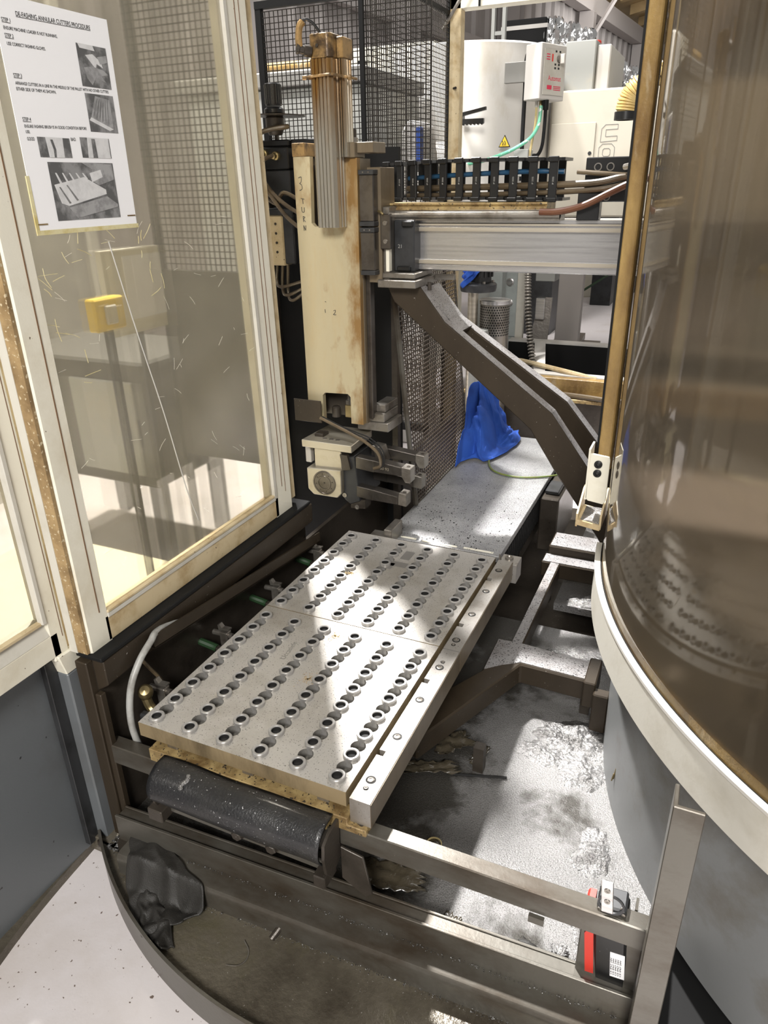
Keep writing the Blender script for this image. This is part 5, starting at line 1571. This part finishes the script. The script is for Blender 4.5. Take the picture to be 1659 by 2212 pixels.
# ================================================================== WIRE MESH GUARDS
def wire_panel(name, P, U, V, nu, nv, w, mat, parent, wv=None):
    """grid of square wires: P corner, U and V full edge vectors"""
    P, U, V = Vector(P), Vector(U), Vector(V)
    N = U.cross(V).normalized()
    b = MB()
    wv = wv or w
    un, vn = U.normalized(), V.normalized()
    def bar(a, d, side, ww, off):
        s = side * ww
        q = N * ww
        o = N * off
        vs = [a + s - q + o, a - s - q + o, a - s + q + o, a + s + q + o]
        vs += [x + d for x in vs]
        b.add(vs, [(0, 1, 2, 3), (7, 6, 5, 4), (0, 4, 5, 1), (1, 5, 6, 2), (2, 6, 7, 3), (3, 7, 4, 0)])
    for i in range(nu + 1):
        bar(P + U * (i / nu), V, un, w, 0)
    for j in range(nv + 1):
        bar(P + V * (j / nv), U, vn, wv, w * 1.6)
    return b.build(name, mat, parent, 'stuff', flat=True)
mg = thing('mesh_guard', 'black square wire mesh guard standing behind the lifting column', 'mesh guard')
wire_panel('wire_mesh', (-1.82, 2.9, -1.0), (0.72, 0, 0), (0, 0, 1.62), 36, 81, 0.0014, 'wire', mg)
b = MB().box(-1.84, -1.815, 2.89, 2.915, -1.36, 0.645)
b.box(-1.385, -1.368, 2.885, 2.90, -0.10, 0.90)
b.box(-1.84, -1.38, 2.888, 2.912, 0.63, 0.655)
b.box(-1.82, -1.10, 2.885, 2.915, -1.02, -0.99)
b.build('guard_frame', 'black_matt', mg)
MB().box(-1.115, -1.10, 2.885, 2.905, -1.36, -0.20).build('guard_post', 'dark', mg)
mg2 = thing('mesh_guard', 'finer wire mesh guard running back to the cream post', 'mesh guard')
wire_panel('wire_mesh', (-1.376, 2.93, -0.05), (0, 0.93, 0), (0, 0, 0.90), 46, 45, 0.0013, 'wire', mg2)
b = MB().box(-1.386, -1.372, 3.855, 3.87, -1.36, 0.85)
b.box(-1.386, -1.372, 2.92, 3.86, 0.72, 0.74)
b.box(-1.386, -1.372, 2.92, 3.86, -0.07, -0.05)
b.box(-1.386, -1.372, 2.92, 2.935, -1.36, -0.05)
b.build('guard_frame', 'black_matt', mg2)
lp = thing('leaning_mesh', 'loose brown mesh panel leaning beside the slide cover', 'mesh panel')
LP0, LPU, LPV = Vector((-0.815, 2.04, -0.978)), Vector((-0.006, 0.57, 0)), Vector((-0.088, 0.01, 0.80))
wire_panel('wire_mesh', LP0, LPU, LPV, 32, 58, 0.0013, 'wire_dark', lp, 0.0018)
b = MB()
for p, d in ((LP0, LPV), (LP0 + LPU, LPV)):
    for k in range(1):
        b.tube([p, p + d], 0.009 if p == LP0 else 0.004, 6, 0)
b.tube([LP0, LP0 + LPU], 0.004, 6, 0)
b.tube([LP0 + LPV, LP0 + LPV + LPU], 0.004, 6, 0)
b.build('panel_edge', 'frame_steel', lp)
gp = thing('guard_frame', 'cream steel guard post and lintel behind the gantry', 'frame')
MB().box(-1.378, -1.322, 3.88, 3.94, -1.36, 0.95, 0.003).build('frame_post', 'cream_edge', gp)
MB().box(-1.378, 0.9, 3.88, 3.95, 0.745, 0.86, 0.003).build('frame_lintel', 'cream', gp)
MB().tube([(-1.18, 3.86, 0.92), (-1.28, 3.85, 0.83), (-1.40, 3.84, 0.66)], 0.008, 8, 0).build('stay_rod', 'machined', gp)
MB().tube([(-1.23, 3.87, 0.84), (-1.23, 3.87, 0.745)], 0.006, 6, 0).build('hanging_hook', 'black', gp)
MB().tube([(-1.35, 3.875, 0.42), (-1.335, 3.86, 0.42)], 0.006, 8, 0).build('post_peg', 'black', gp)

# ------------------------------------------------------------------ blue rag and the earth cable on the slide cover
HEM = catmull([(-0.825, 2.40, 0), (-0.800, 2.46, 0), (-0.765, 2.52, 0), (-0.715, 2.50, 0), (-0.675, 2.60, 0), (-0.655, 2.76, 0), (-0.69, 2.92, 0)], 8)
def rag2(u, v, rnd):
    # slumped from a high corner against the leaning panel, spreading over the cover
    h = HEM[int(round(u * (len(HEM) - 1)))]
    tx, ty, tz = -0.805 + 0.035 * (u - 0.5), 2.70 + 0.06 * (u - 0.5), -0.715
    k = v ** 0.9
    fold = 0.5 * math.sin(15 * u + 2.5 * v) + 0.35 * math.sin(27 * u - 4 * v + 1) + 0.25 * math.sin(9 * u + 11 * v)
    x = lerp(tx, h.x, k)
    y = lerp(ty, h.y, k)
    prof_z = (1 - v) ** 1.5
    z = -0.970 + (tz + 0.970) * prof_z
    amp = 0.040 * math.sin(math.pi * min(1, v * 1.02)) ** 0.6
    pn = Vector((x * 13, y * 13, 4.0 + 3 * v))
    fold += 1.1 * (0.3 - abs(mnoise.noise(pn))) + 0.8 * (0.3 - abs(mnoise.noise(pn * 2.2)))
    x += 0.8 * amp * fold * (h.y - ty) * 3 + 0.006 * fold
    y += -0.8 * amp * fold * (h.x - tx) * 3
    z += amp * (0.75 * fold + 0.5 * math.sin(7 * u + 9 * v)) + 0.02 * math.sin(math.pi * v) * math.sin(4 * u + 1)
    z = max(z, -0.974)
    x = max(x, -0.800 - 0.11 * (z + 0.978))
    return (x, y, z)
cloth('blue_cloth', None, rag2, 64, 44, 'blue_cloth', 'crumpled blue cloth slumped at the far end of the slide cover', 4)
tag(MB().tube([(-0.72, 2.62, -0.965), (-0.70, 2.50, -0.974), (-0.65, 2.42, -0.975), (-0.56, 2.40, -0.975), (-0.47, 2.44, -0.975), (-0.40, 2.50, -0.97), (-0.30, 2.56, -0.93)], 0.0034, 8).build('earth_cable', 'earth_cable'),
    'green yellow cable trailing from the blue cloth across the cover', 'cable')

# ================================================================== BACKGROUND MACHINES
MAT['steel_post'] = pm('grey_steel_post', (0.36, 0.33, 0.31), 0.5, 0.2)
MAT['tread'] = pm('tread_plate', (0.36, 0.33, 0.30), 0.4, 0.5, bump=1.0, bscale=45)
MAT['mach_grey_dark'] = pm('grey_outline_print', (0.22, 0.215, 0.20), 0.5, 0.0)
tk = thing('white_tank', 'stained white cylindrical tank behind the cream post', 'tank')
MB().lathe([(0.46, -0.30), (0.46, 0.655), (0.45, 0.665), (0, 0.67)], (-1.50, 4.62, 0), n=56).build('tank_shell', 'tank', tk)
MB().tube([(-1.56, 4.10, 0.12), (-1.46, 4.05, 0.12), (-1.36, 4.02, 0.07), (-1.32, 4.02, -0.06), (-1.32, 4.02, -0.2)], 0.075, 18).build('tank_elbow', 'white', tk)
MB().prism([(-1.205, 0.165), (-1.140, 0.165), (-1.172, 0.225)], 'y', 4.205, 4.208).build('warning_sign', 'black', tk)
MB().prism([(-1.199, 0.169), (-1.146, 0.169), (-1.172, 0.217)], 'y', 4.202, 4.205).build('warning_face', 'yellow', tk)
b = MB()
for dx in (-0.010, 0.002):
    b.tube([(-1.172 + dx, 4.201, 0.175), (-1.169 + dx, 4.201, 0.186), (-1.174 + dx, 4.201, 0.196)], 0.0022, 4, 3)
b.build('warning_print', 'ink', tk)
for sx in (-1.75, -1.29):
    MB().box(sx - 0.04, sx + 0.04, 4.58, 4.66, -1.36, -0.30).build('tank_leg', 'green_grey', tk)
t = thing('lever_clamp', 'black toothed lever clamp beside the cream post', 'clamp')
MB().prism([(-1.40, 0.305), (-1.24, 0.335), (-1.24, 0.35), (-1.36, 0.33), (-1.40, 0.33)], 'y', 4.06, 4.08).build('upper_jaw', 'black', t)
b = MB().box(-1.40, -1.25, 4.06, 4.08, 0.275, 0.298)
for k in range(6):
    b.prism([(-1.37 + k * 0.02, 0.276), (-1.36 + k * 0.02, 0.268), (-1.35 + k * 0.02, 0.276)], 'y', 4.062, 4.078)
b.build('lower_jaw', 'black', t)
MB().box(-1.40, -1.38, 4.06, 4.15, 0.275, 0.33).build('clamp_back', 'black', t)

cb = thing('control_box', 'off white control box with red print hanging on the tank', 'control box')
CBM = Matrix.Translation((-0.925, 3.88, 0)) @ Matrix.Rotation(math.radians(52), 4, 'Z')
MB().box(-0.125, 0.0, 0.0, 0.14, 0.352, 0.583, 0.004, Matrix.Translation((-0.925, 3.88, 0)) @ Matrix.Rotation(math.radians(8), 4, 'Z')).build('box_body', 'white', cb) if False else None
P_ = [(-1.013, 3.93), (-0.925, 3.88), (-0.845, 4.06), (-0.933, 4.11)]
MB().prism(P_, 'z', 0.352, 0.583, bev=0.004).build('box_body', 'white', cb)
ex = Vector((0.080, 0.18, 0)).normalized()
nrm = Vector((ex.y, -ex.x, 0))
def onbox(u, z, d=0.0): return Vector((-0.925, 3.88, z)) + ex * u + nrm * (0.004 + d)
def boxquad(u0, u1, z0, z1, mat, name, d=0.0):
    b = MB()
    p = [onbox(u0, z0, d), onbox(u1, z0, d), onbox(u1, z1, d), onbox(u0, z1, d)]
    q = [v + nrm * 0.0012 for v in p]
    b.add(p + q, [(0, 1, 2, 3), (4, 5, 6, 7), (0, 1, 5, 4), (1, 2, 6, 5), (2, 3, 7, 6), (3, 0, 4, 7)])
    return b.build(name, mat, cb, flat=True)
boxquad(0.018, 0.178, 0.372, 0.56, 'cream_rail', 'box_door')
for (u, z) in ((0.10, 0.548), (0.13, 0.548), (0.098, 0.495), (0.125, 0.495), (0.098, 0.480), (0.125, 0.480)):
    boxquad(u, u + 0.012, z, z + 0.008, 'ink', 'box_indicator', 0.0015)
o = MB().lathe([(0.016, 0), (0.016, 0.012), (0.013, 0.014), (0, 0.014)], onbox(0.13, 0.522), nrm, n=16).build('rotary_switch', 'machined', cb)
MB().box(-0.005, 0.005, -0.02, 0.02, 0, 0.022, 0.002, basis(onbox(0.13, 0.522, 0.012), ex, (0, 0, 1))).build('switch_grip', 'white', o)
text('Automat', 0.030, basis(onbox(0.055, 0.432, 0.0016), ex, (0, 0, 1)), 'ink_red', 'box_lettering', cb, width=0.10)
boxquad(0.05, 0.085, 0.395, 0.412, 'ink_red', 'red_print', 0.0015)
for k in range(3):
    boxquad(0.10, 0.155, 0.393 + k * 0.007, 0.396 + k * 0.007, 'ink_red', 'red_print', 0.0015)
    boxquad(0.035, 0.060, 0.515 + k * 0.010, 0.519 + k * 0.010, 'ink_red', 'red_print', 0.0015)
boxquad(0.075, 0.085, 0.510, 0.540, 'red', 'red_print', 0.0015)
for (dx, m_) in ((0.0, 'white'), (0.02, 'brass'), (0.035, 'charcoal')):
    MB().cyl((-0.955 + dx, 3.97, 0.352), (-0.955 + dx, 3.97, 0.325), 0.008, 10).build('cable_gland', m_, cb)
MB().box(-1.16, -0.99, 4.10, 4.13, 0.45, 0.54, 0.002).build('box_bracket', 'mach_grey_dark', cb)
hose('tan_cable', [(-0.955, 3.97, 0.33), (-0.958, 3.98, 0.25), (-0.975, 4.0, 0.17), (-0.985, 4.0, 0.09), (-0.99, 4.0, 0.0)], 0.006, 'tan_cable', 'tan cable hanging from the control box')
hose('green_hose', [(-0.93, 3.96, 0.33), (-0.935, 3.95, 0.25), (-0.965, 3.92, 0.19), (-1.03, 3.88, 0.145), (-1.12, 3.90, 0.115), (-1.24, 3.97, 0.092), (-1.36, 3.975, 0.080), (-1.44, 3.96, 0.06)], 0.0085, 'green_hose', 'green braided hose sagging from the control box')
MB_ = MB().tube([(-0.905, 3.95, 0.34), (-0.905, 3.95, 0.25), (-0.91, 3.95, 0.16), (-0.93, 3.96, 0.118), (-0.96, 3.98, 0.115)], 0.0085, 8)
MB_.cyl((-0.905, 3.95, 0.352), (-0.905, 3.95, 0.31), 0.0135, 10)
tag(MB_.build('black_cable', 'black_matt'), 'thick black cable looping under the control box', 'cable')
tag(MB().tube([(-0.98, 4.13, 0.57), (-1.03, 4.12, 0.575), (-1.055, 4.12, 0.555), (-1.055, 4.12, 0.4), (-1.055, 4.12, 0.2), (-1.05, 4.12, 0.0)], 0.011, 8).build('black_cable', 'black_matt'), 'straight black cable running down the tank side', 'cable')
tag(MB().box(-1.06, -0.985, 3.98, 4.08, 0.02, 0.145, 0.003).build('junction_box', 'mach_grey'), 'small grey junction box at the foot of the tank cable', 'box')

cm = thing('cream_machine', 'large cream machine tool with an outlined letter mark', 'machine')
MB().box(-1.03, 0.6, 4.62, 5.6, -0.20, 0.452, 0.01).build('machine_cover', 'mach_cream', cm)
MB().box(0.2, 0.5, 4.85, 5.5, -1.36, -0.20, 0.01).build('machine_leg', 'green_grey', cm)
b = MB().box(-1.02, -0.768, 4.612, 4.62, -0.02, 0.290, 0.003)
b.build('access_panel', 'mach_cream', cm)
MB().lathe([(0.010, 0), (0.010, 0.003), (0, 0.003)], (-0.79, 4.612, 0.135), (0, -1, 0), n=14).build('panel_lock', 'charcoal', cm)
def outline(pts, w=0.0018):
    b = MB()
    for loop in pts:
        n_ = len(loop)
        for i in range(n_):
            p, q = loop[i], loop[(i + 1) % n_]
            b.tube([(p[0], 4.6195, p[1]), (q[0], 4.6195, q[1])], w, 4, 0)
    return b
def rrect(x0, x1, z0, z1, r):
    return [(x0 + r, z0), (x1 - r, z0), (x1, z0 + r), (x1, z1 - r), (x1 - r, z1), (x0 + r, z1), (x0, z1 - r), (x0, z0 + r)]
LX0, LX1 = -0.735, -0.650
outline([[(LX1, 0.195), (LX0 - 0.004, 0.190), (LX0 - 0.002, 0.255), (LX0 + 0.018, 0.275), (LX1, 0.275), (LX1, 0.252), (LX0 + 0.022, 0.250), (LX0 + 0.022, 0.216), (LX1, 0.218)]]).build('letter_outline', 'mach_grey_dark', cm)
outline([rrect(LX0 - 0.008, LX1 - 0.008, 0.095, 0.180, 0.018), rrect(LX0 + 0.014, LX1 - 0.030, 0.118, 0.157, 0.008)]).build('letter_outline', 'mach_grey_dark', cm)
outline([[(LX0 - 0.006, 0.03), (LX0 - 0.006, 0.082), (LX1 - 0.05, 0.082), (LX1 - 0.05, 0.03)]]).build('letter_outline', 'mach_grey_dark', cm)
uc = thing('upper_cabinet', 'pale grey cabinet on top of the cream machine', 'cabinet')
MB().box(-1.03, -0.855, 4.90, 5.5, 0.452, 0.725, 0.006).build('cabinet_body', 'mach_grey', uc)
MB().box(-0.8545, -0.775, 4.93, 5.5, 0.452, 0.700, 0.006).build('cabinet_side', 'white', uc)
tag(MB().lathe([(0.05, 0), (0.05, 0.03), (0.045, 0.035), (0, 0.035)], (-0.93, 5.2, 0.725), n=18).build('red_lid', 'red'), 'red lid on top of the pale grey cabinet', 'lid')
# ribbed hose hanging by the amber post
rh = MB()
pth = catmull([(-0.15, 3.80, 0.745), (-0.20, 3.6, 0.58), (-0.30, 3.42, 0.40), (-0.41, 3.4, 0.335), (-0.445, 3.4, 0.295), (-0.455, 3.4, 0.245)], 10)
for i in range(len(pth) - 1):
    r_ = 0.042 if i % 2 == 0 else 0.036
    d = (pth[i + 1] - pth[i]).normalized()
    rh.lathe([(0.034, -0.004), (r_, 0.0), (r_, 0.006), (0.034, 0.010)], pth[i], d, n=16)
hz = thing('ribbed_hose', 'tan ribbed extraction hose hanging behind the amber post', 'hose')
rh.build('hose_body', 'ribbed_hose', hz)
MB().lathe([(0.043, 0), (0.043, 0.03), (0.038, 0.03), (0.036, 0.0)], pth[-1] + Vector((0, 0, -0.03)), (0, 0, 1), n=18, closed=True).build('hose_cuff', 'black', hz)
MB().lathe([(0.040, 0), (0.0, 0.001)], pth[-1] + Vector((0, 0, -0.008)), (0, 0, 1), n=18).build('hose_mouth', 'charcoal', hz)

# foil wrapped black crates further back
def foil_crate(x0, x1, y0, y1, z0, z1, fx, label, seed):
    t = thing('wrapped_crate', label, 'crate')
    MB().box(x0, x1, y0, y1, z0, z1, 0.01).build('crate_body', 'black_matt', t)
    MB().box(x0 - 0.006, x1 + 0.006, y0 - 0.006, y1, z1 - 0.075, z1 - 0.045).build('crate_band', 'white', t)
    rnd = random.Random(seed)
    b = MB()
    for k in range(3):
        cx_ = x1 + 0.03 + fx * k
        def fn(u, v):
            a = 2 * math.pi * u
            r_ = 0.085 * (1 + 0.25 * math.sin(5 * a + k) + 0.18 * math.sin(11 * a + 9 * v)) * (0.75 + 0.3 * math.sin(math.pi * v))
            return (cx_ + r_ * math.cos(a), y0 + 0.1 + r_ * math.sin(a), lerp(z0, z1 - 0.05 * k, v) + 0.01 * math.sin(9 * a))
        b.grid(fn, 28, 12)
    b.build('foil_wrap', 'foil', t)
    MB().box(x0 + 0.05, x1 + 0.2, y0 + 0.05, y1 - 0.02, -1.36, z0).build('crate_stand', 'charcoal', t)
foil_crate(-2.02, -1.64, 7.0, 7.5, 0.93, 1.225, 0.13, 'black foil wrapped crate nearest the ladder', 1)
foil_crate(-1.44, -1.36, 9.0, 9.4, 0.80, 1.12, 0.10, 'black foil wrapped crate behind the pale cabinet', 2)
foil_crate(-1.34, -1.20, 10.2, 10.6, 0.78, 1.08, 0.10, 'farthest black foil wrapped crate near the amber post', 3)
ld = thing('ladder', 'white painted ladder standing behind the tank', 'ladder')
for x in (-1.80, -1.72):
    MB().box(x - 0.012, x + 0.012, 6.0, 6.04, -1.36, 1.9).build('ladder_rail', 'mach_grey', ld)
rung = None
for i in range(13):
    if rung is None:
        rung = MB().box(-1.788, -1.732, 6.01, 6.03, -0.012, 0.012).build('rung', 'mach_grey', ld)
        rung.location = (0, 0, -1.0)
    else:
        share(rung, 'rung', ld, (0, 0, -1.0 + i * 0.22))

# machines seen through the mesh on the left
gm = thing('grey_machine', 'pale grey machine behind the black mesh guard', 'machine')
MB().box(-2.6, -1.62, 3.40, 4.10, -1.36, 0.42, 0.01).build('machine_body', 'mach_grey', gm)
MB().box(-2.65, -1.60, 3.37, 4.12, 0.42, 0.485, 0.006).build('machine_top', 'mach_grey_dark', gm)
MB().cyl((-2.15, 3.45, 0.508), (-1.85, 3.45, 0.508), 0.025, 14).build('top_roller', 'seal', gm)
cp2 = thing('cream_cabinet', 'cream cabinet with hinges behind the finer mesh guard', 'cabinet')
MB().box(-2.95, -1.98, 5.3, 6.0, -1.36, 0.86, 0.01).build('cabinet_body', 'cream', cp2)
for z in (0.58, 0.40):
    MB().box(-2.55, -2.49, 5.27, 5.3, z + 0.1, z + 0.20, 0.004).build('hinge', 'black', cp2)
pd = thing('white_pedestal', 'white sloping pedestal with a blue handle behind the finer mesh', 'pedestal')
MB().prism([(-1.58, -1.36), (-1.41, -1.36), (-1.41, 0.05), (-1.44, 0.26), (-1.49, 0.28), (-1.53, 0.22)], 'y', 3.62, 3.85, bev=0.01).build('pedestal_body', 'white', pd)
MB().box(-1.428, -1.402, 3.57, 3.60, 0.08, 0.24, 0.004).build('pedestal_handle', 'blue_cloth', pd)
MB().box(-1.435, -1.415, 3.58, 3.63, 0.05, 0.10, 0.004).build('handle_mount', 'charcoal', pd)

# swarf conveyor trough behind the slide
tro = thing('conveyor_trough', 'black trough with white rims and an amber stained front', 'trough')
b = MB().box(-1.22, 0.5, 3.85, 3.92, -0.962, -0.95)
b.box(-1.22, 0.5, 4.70, 4.78, -0.962, -0.95)
b.prism([(-0.865, 3.9), (-0.80, 3.9), (-0.98, 4.72), (-1.05, 4.72)], 'z', -0.962, -0.951)
b.build('trough_rim', 'white', tro)
b = MB().box(-1.22, 0.5, 3.92, 3.93, -1.36, -0.962)
b.box(-1.22, 0.5, 4.70, 4.71, -1.36, -0.962)
b.box(-1.22, 0.5, 3.92, 4.71, -1.36, -1.34)
b.build('trough_sheet', 'black_matt', tro)
MB().box(-1.22, 0.5, 3.80, 3.85, -1.045, -0.955, 0.003).build('trough_front', 'seal', tro)
b = MB().box(-1.22, 0.5, 3.74, 3.80, -1.065, -1.045, 0.003)
b.build('front_lip', 'brass_grime', tro)
MB().box(-1.22, 0.5, 3.76, 3.80, -1.36, -1.065).build('trough_base', 'dark', tro)
# flexible conduit rising from the trough
fc = MB()
pth = catmull([(-1.04, 4.35, -0.35), (-1.02, 4.30, -0.55), (-0.97, 4.2, -0.80), (-0.90, 4.1, -1.02), (-0.86, 4.05, -1.15)], 14)
for i in range(len(pth) - 1):
    d = (pth[i + 1] - pth[i]).normalized()
    fc.lathe([(0.016, 0.0), (0.020, 0.003), (0.020, 0.009), (0.016, 0.012)], pth[i], d, n=12)
tag(fc.build('flexible_conduit', 'machined'), 'ribbed steel flexible conduit rising out of the trough', 'conduit')
tag(MB().tube([(-1.10, 4.15, -0.955), (-0.95, 4.02, -0.93), (-0.80, 3.95, -0.935), (-0.66, 3.88, -0.94), (-0.52, 3.86, -0.96)], 0.014, 8).build('pale_hose', 'cream_edge'), 'pale hose lying across the trough rim', 'hose')
tag(MB().tube([(-0.30, 3.74, -1.03), (-0.42, 3.73, -1.032), (-0.55, 3.75, -1.03), (-0.7, 3.77, -1.03)], 0.014, 8).build('dark_hose', 'oil_hose'), 'dark oily hose lying below the trough', 'hose')

# pump, strainer and bracket
pu = thing('pump', 'black coolant pump with a wide flange behind the leaning mesh', 'pump')
MB().lathe([(0.055, 0), (0.055, 0.20), (0.05, 0.21), (0, 0.21)], (-1.10, 3.62, -0.455), n=20).build('pump_motor', 'black', pu)
b = MB()
for k in range(14):
    a = k * 2 * math.pi / 14
    b.box(0.05, 0.064, -0.004, 0.004, -0.43, -0.26, 0, Matrix.Translation((-1.10, 3.62, 0)) @ Matrix.Rotation(a, 4, 'Z'))
b.build('motor_fins', 'black', pu)
MB().lathe([(0.055, -0.05), (0.088, -0.045), (0.092, -0.03), (0.092, -0.012), (0.085, -0.005), (0.055, 0.0)], (-1.11, 3.62, -0.455), n=28).build('pump_flange', 'charcoal', pu)
for a in (0.3, 1.6, 2.9, 4.2, 5.4):
    MB().lathe([(0.008, 0), (0.008, 0.012), (0, 0.013)], (-1.11 + 0.072 * math.cos(a), 3.62 + 0.072 * math.sin(a), -0.460), n=6).build('flange_bolt', 'machined', pu)
MB().cyl((-1.135, 3.62, -0.50), (-1.135, 3.62, -1.36), 0.026, 16).build('pump_pipe', 'alu_warm', pu)
def rag3(u, v, rnd):
    return (-1.17 + 0.10 * u + 0.01 * math.sin(14 * v), 3.54 + 0.02 * math.sin(9 * u + 4 * v), -0.40 - 0.08 * v * (1 - 0.6 * u) + 0.05 * u)
cloth('blue_cloth', None, rag3, 14, 12, 'blue_cloth', 'small blue cloth hanging on the black pump', 6)
stn = thing('strainer_drum', 'perforated steel strainer drum beside the pump', 'strainer')
scx, scy, srr = -1.03, 3.66, 0.078
MB().lathe([(srr, -0.10), (srr, 0.0), (0.0, 0.0)], (scx, scy, -0.545), n=36).build('drum_rim', 'alu_warm', stn) if False else None
MB().lathe([(srr + 0.001, -0.018), (srr + 0.001, 0.0), (srr - 0.004, 0.002), (0.0, 0.002)], (scx, scy, -0.545), n=36).build('drum_lid', 'alu', stn)
MB().cyl((scx, scy, -1.36), (scx, scy, -0.565), srr - 0.004, 36).build('drum_shell', 'machined', stn)
b = MB()
for r_ in range(12):
    for k in range(36):
        a = 2 * math.pi * (k + 0.5 * (r_ % 2)) / 36
        c_, s_ = math.cos(a), math.sin(a)
        if s_ > 0.35:
            continue
        z = -0.575 - r_ * 0.0125
        q = [(scx + (srr - 0.0035) * c_ + 0.0042 * (-s_) * math.cos(t_) , scy + (srr - 0.0035) * s_ + 0.0042 * c_ * math.cos(t_), z + 0.0042 * math.sin(t_)) for t_ in [i * math.pi / 3 for i in range(6)]]
        b.add(q, [(0, 1, 2, 3, 4, 5)])
b.build('drum_holes', 'black_matt', stn, 'stuff', flat=True)
MB().lathe([(0.045, -0.10), (0.05, -0.02), (0.048, 0.0), (0.0, 0.01)], (-1.070, 3.525, -0.675), n=20).build('drum_filter', 'mach_grey', stn)
MB().cyl((-1.070, 3.525, -1.36), (-1.070, 3.525, -0.77), 0.045, 16).build('filter_pot', 'mach_grey', stn)
bk = thing('bracket_plate', 'green grey bolted bracket plate behind the trough', 'bracket')
b = MB().prism([(-1.325, -0.95), (-1.205, -0.95), (-1.20, -0.50), (-1.25, -0.50), (-1.31, -0.56), (-1.325, -0.66)], 'y', 4.80, 4.815, bev=0.002)
b.build('plate', 'green_grey', bk)
MB().box(-1.205, -1.155, 4.79, 4.83, -1.36, -0.40, 0.002).build('bracket_post', 'cream_rail', bk)
for z in (-0.60, -0.73):
    MB().lathe([(0.026, 0), (0.026, 0.008), (0.018, 0.010), (0.018, 0.022), (0, 0.023)], (-1.255, 4.80, z), (0, -1, 0), n=12).build('bracket_bolt', 'alu', bk)
MB().lathe([(0.013, 0), (0.013, 0.002), (0, 0.002)], (-1.26, 4.80, -0.86), (0, -1, 0), n=16).build('bracket_hole', 'black_matt', bk)
MB().box(-1.325, -1.205, 4.815, 4.9, -1.36, -0.9).build('bracket_base', 'green_grey', bk)
yb_ = thing('yellow_crate', 'yellow topped crate behind the bracket plate', 'crate')
MB().box(-1.55, -1.27, 5.0, 5.3, -1.36, -0.55, 0.005).build('crate_body', 'mach_grey', yb_)
MB().box(-1.56, -1.26, 4.99, 5.31, -0.55, -0.50, 0.005).build('crate_top', 'yellow', yb_)
sp = thing('steel_post', 'grey steel post with tread plate steps behind the trough', 'post')
MB().box(-0.99, -0.83, 5.05, 5.12, -1.36, -0.202, 0.003).build('post_plate', 'steel_post', sp)

b = MB().prism([(5.0, -1.10), (5.0, -1.06), (5.35, -1.0), (5.35, -1.04)], 'x', -1.02, -0.83)
b.build('tread_step', 'tread', sp)
b = MB().prism([(4.95, -1.15), (4.95, -1.10), (5.35, -1.05), (5.35, -1.10)], 'x', -0.90, -0.72)
b.build('tread_step', 'tread', sp)
MB().prism([(-1.18, -1.10), (-1.04, -1.10), (-1.02, -0.72), (-1.10, -0.72)], 'y', 5.03, 5.04).build('tread_panel', 'tread', sp)
MB().box(-1.15, -1.02, 5.06, 5.3, -0.62, -0.52, 0.003).build('cross_tube', 'mach_grey', sp)
MB().box(-1.12, -1.06, 4.98, 5.06, -0.86, -0.72, 0.003).build('lock_block', 'alu', sp)
MB().box(-1.15, -0.72, 5.12, 5.3, -1.36, -1.10).build('post_base', 'dark', sp)
# sacks at the far end
def sack(x, y, r, h, label):
    t = thing('white_drum', label, 'drum')
    MB().lathe([(r * 0.8, 0), (r, h * 0.12), (r * 1.02, h * 0.5), (r * 0.95, h * 0.9), (r * 0.7, h), (0, h)], (x, y, -1.36), n=22).build('drum_body', 'cream', t)
    MB().lathe([(r * 0.72, 0), (r * 0.72, 0.05), (0, 0.055)], (x, y, -1.36 + h), n=22).build('drum_lid', 'white', t)
sack(-1.60, 9.8, 0.19, 0.62, 'yellowed white drum with a green strap on the far floor')
sack(-1.18, 11.2, 0.16, 0.50, 'smaller white drum on the far floor beside the amber post')
tag(MB().tube([(-1.66, 8.9, -1.32), (-1.05, 8.9, -0.90)], 0.014, 6, 0).build('green_pole', 'green'), 'green pole leaning in front of the far drums', 'pole')

# ================================================================== GROUPS OF ALIKE THINGS
GROUPS = {'pallet_plate': 'bushing pallets on the carrier', 'clamp_bar': 'clamp bars along the pallets', 'valve_fitting': 'valve fittings on the side wall',
          'toggle_handle': 'green toggle handles on the side wall', 'plastic_film': 'plastic film litter in the sump', 'oil_hose': 'oily hoses in the cable chain',
          'mesh_guard': 'wire mesh guards behind the column', 'wrapped_crate': 'foil wrapped crates', 'white_drum': 'drums on the far floor',
          'oily_rag': 'oily rags on the sill', 'sensor_cable': 'sensor cables on the gripper', 'blue_cloth': 'blue cloths', 'black_cable': 'black cables on the tank'}
for o in bpy.data.objects:
    if o.parent is None and 'label' in o:
        k = o.name.split('.')[0]
        if k in GROUPS:
            o['group'] = GROUPS[k]

# ================================================================== SETTLE ORIGINS
bpy.context.view_layer.update()
for o in list(bpy.data.objects):
    if o.parent is not None or o.type not in ('EMPTY', 'MESH'):
        continue
    lo = Vector((1e9, 1e9, 1e9))
    hi = -lo
    for m in [o] + list(o.children_recursive):
        if m.type == 'MESH':
            for c in m.bound_box:
                w = m.matrix_world @ Vector(c)
                lo = Vector(map(min, lo, w))
                hi = Vector(map(max, hi, w))
    bs = Vector(((lo.x + hi.x) / 2, (lo.y + hi.y) / 2, lo.z))
    if o.type == 'MESH':
        o.data.transform(Matrix.Translation(-bs))
    for c in o.children:
        c.location = c.location - bs
    o.location = o.location + bs + Vector((0, 0, ZC))
bpy.context.view_layer.update()
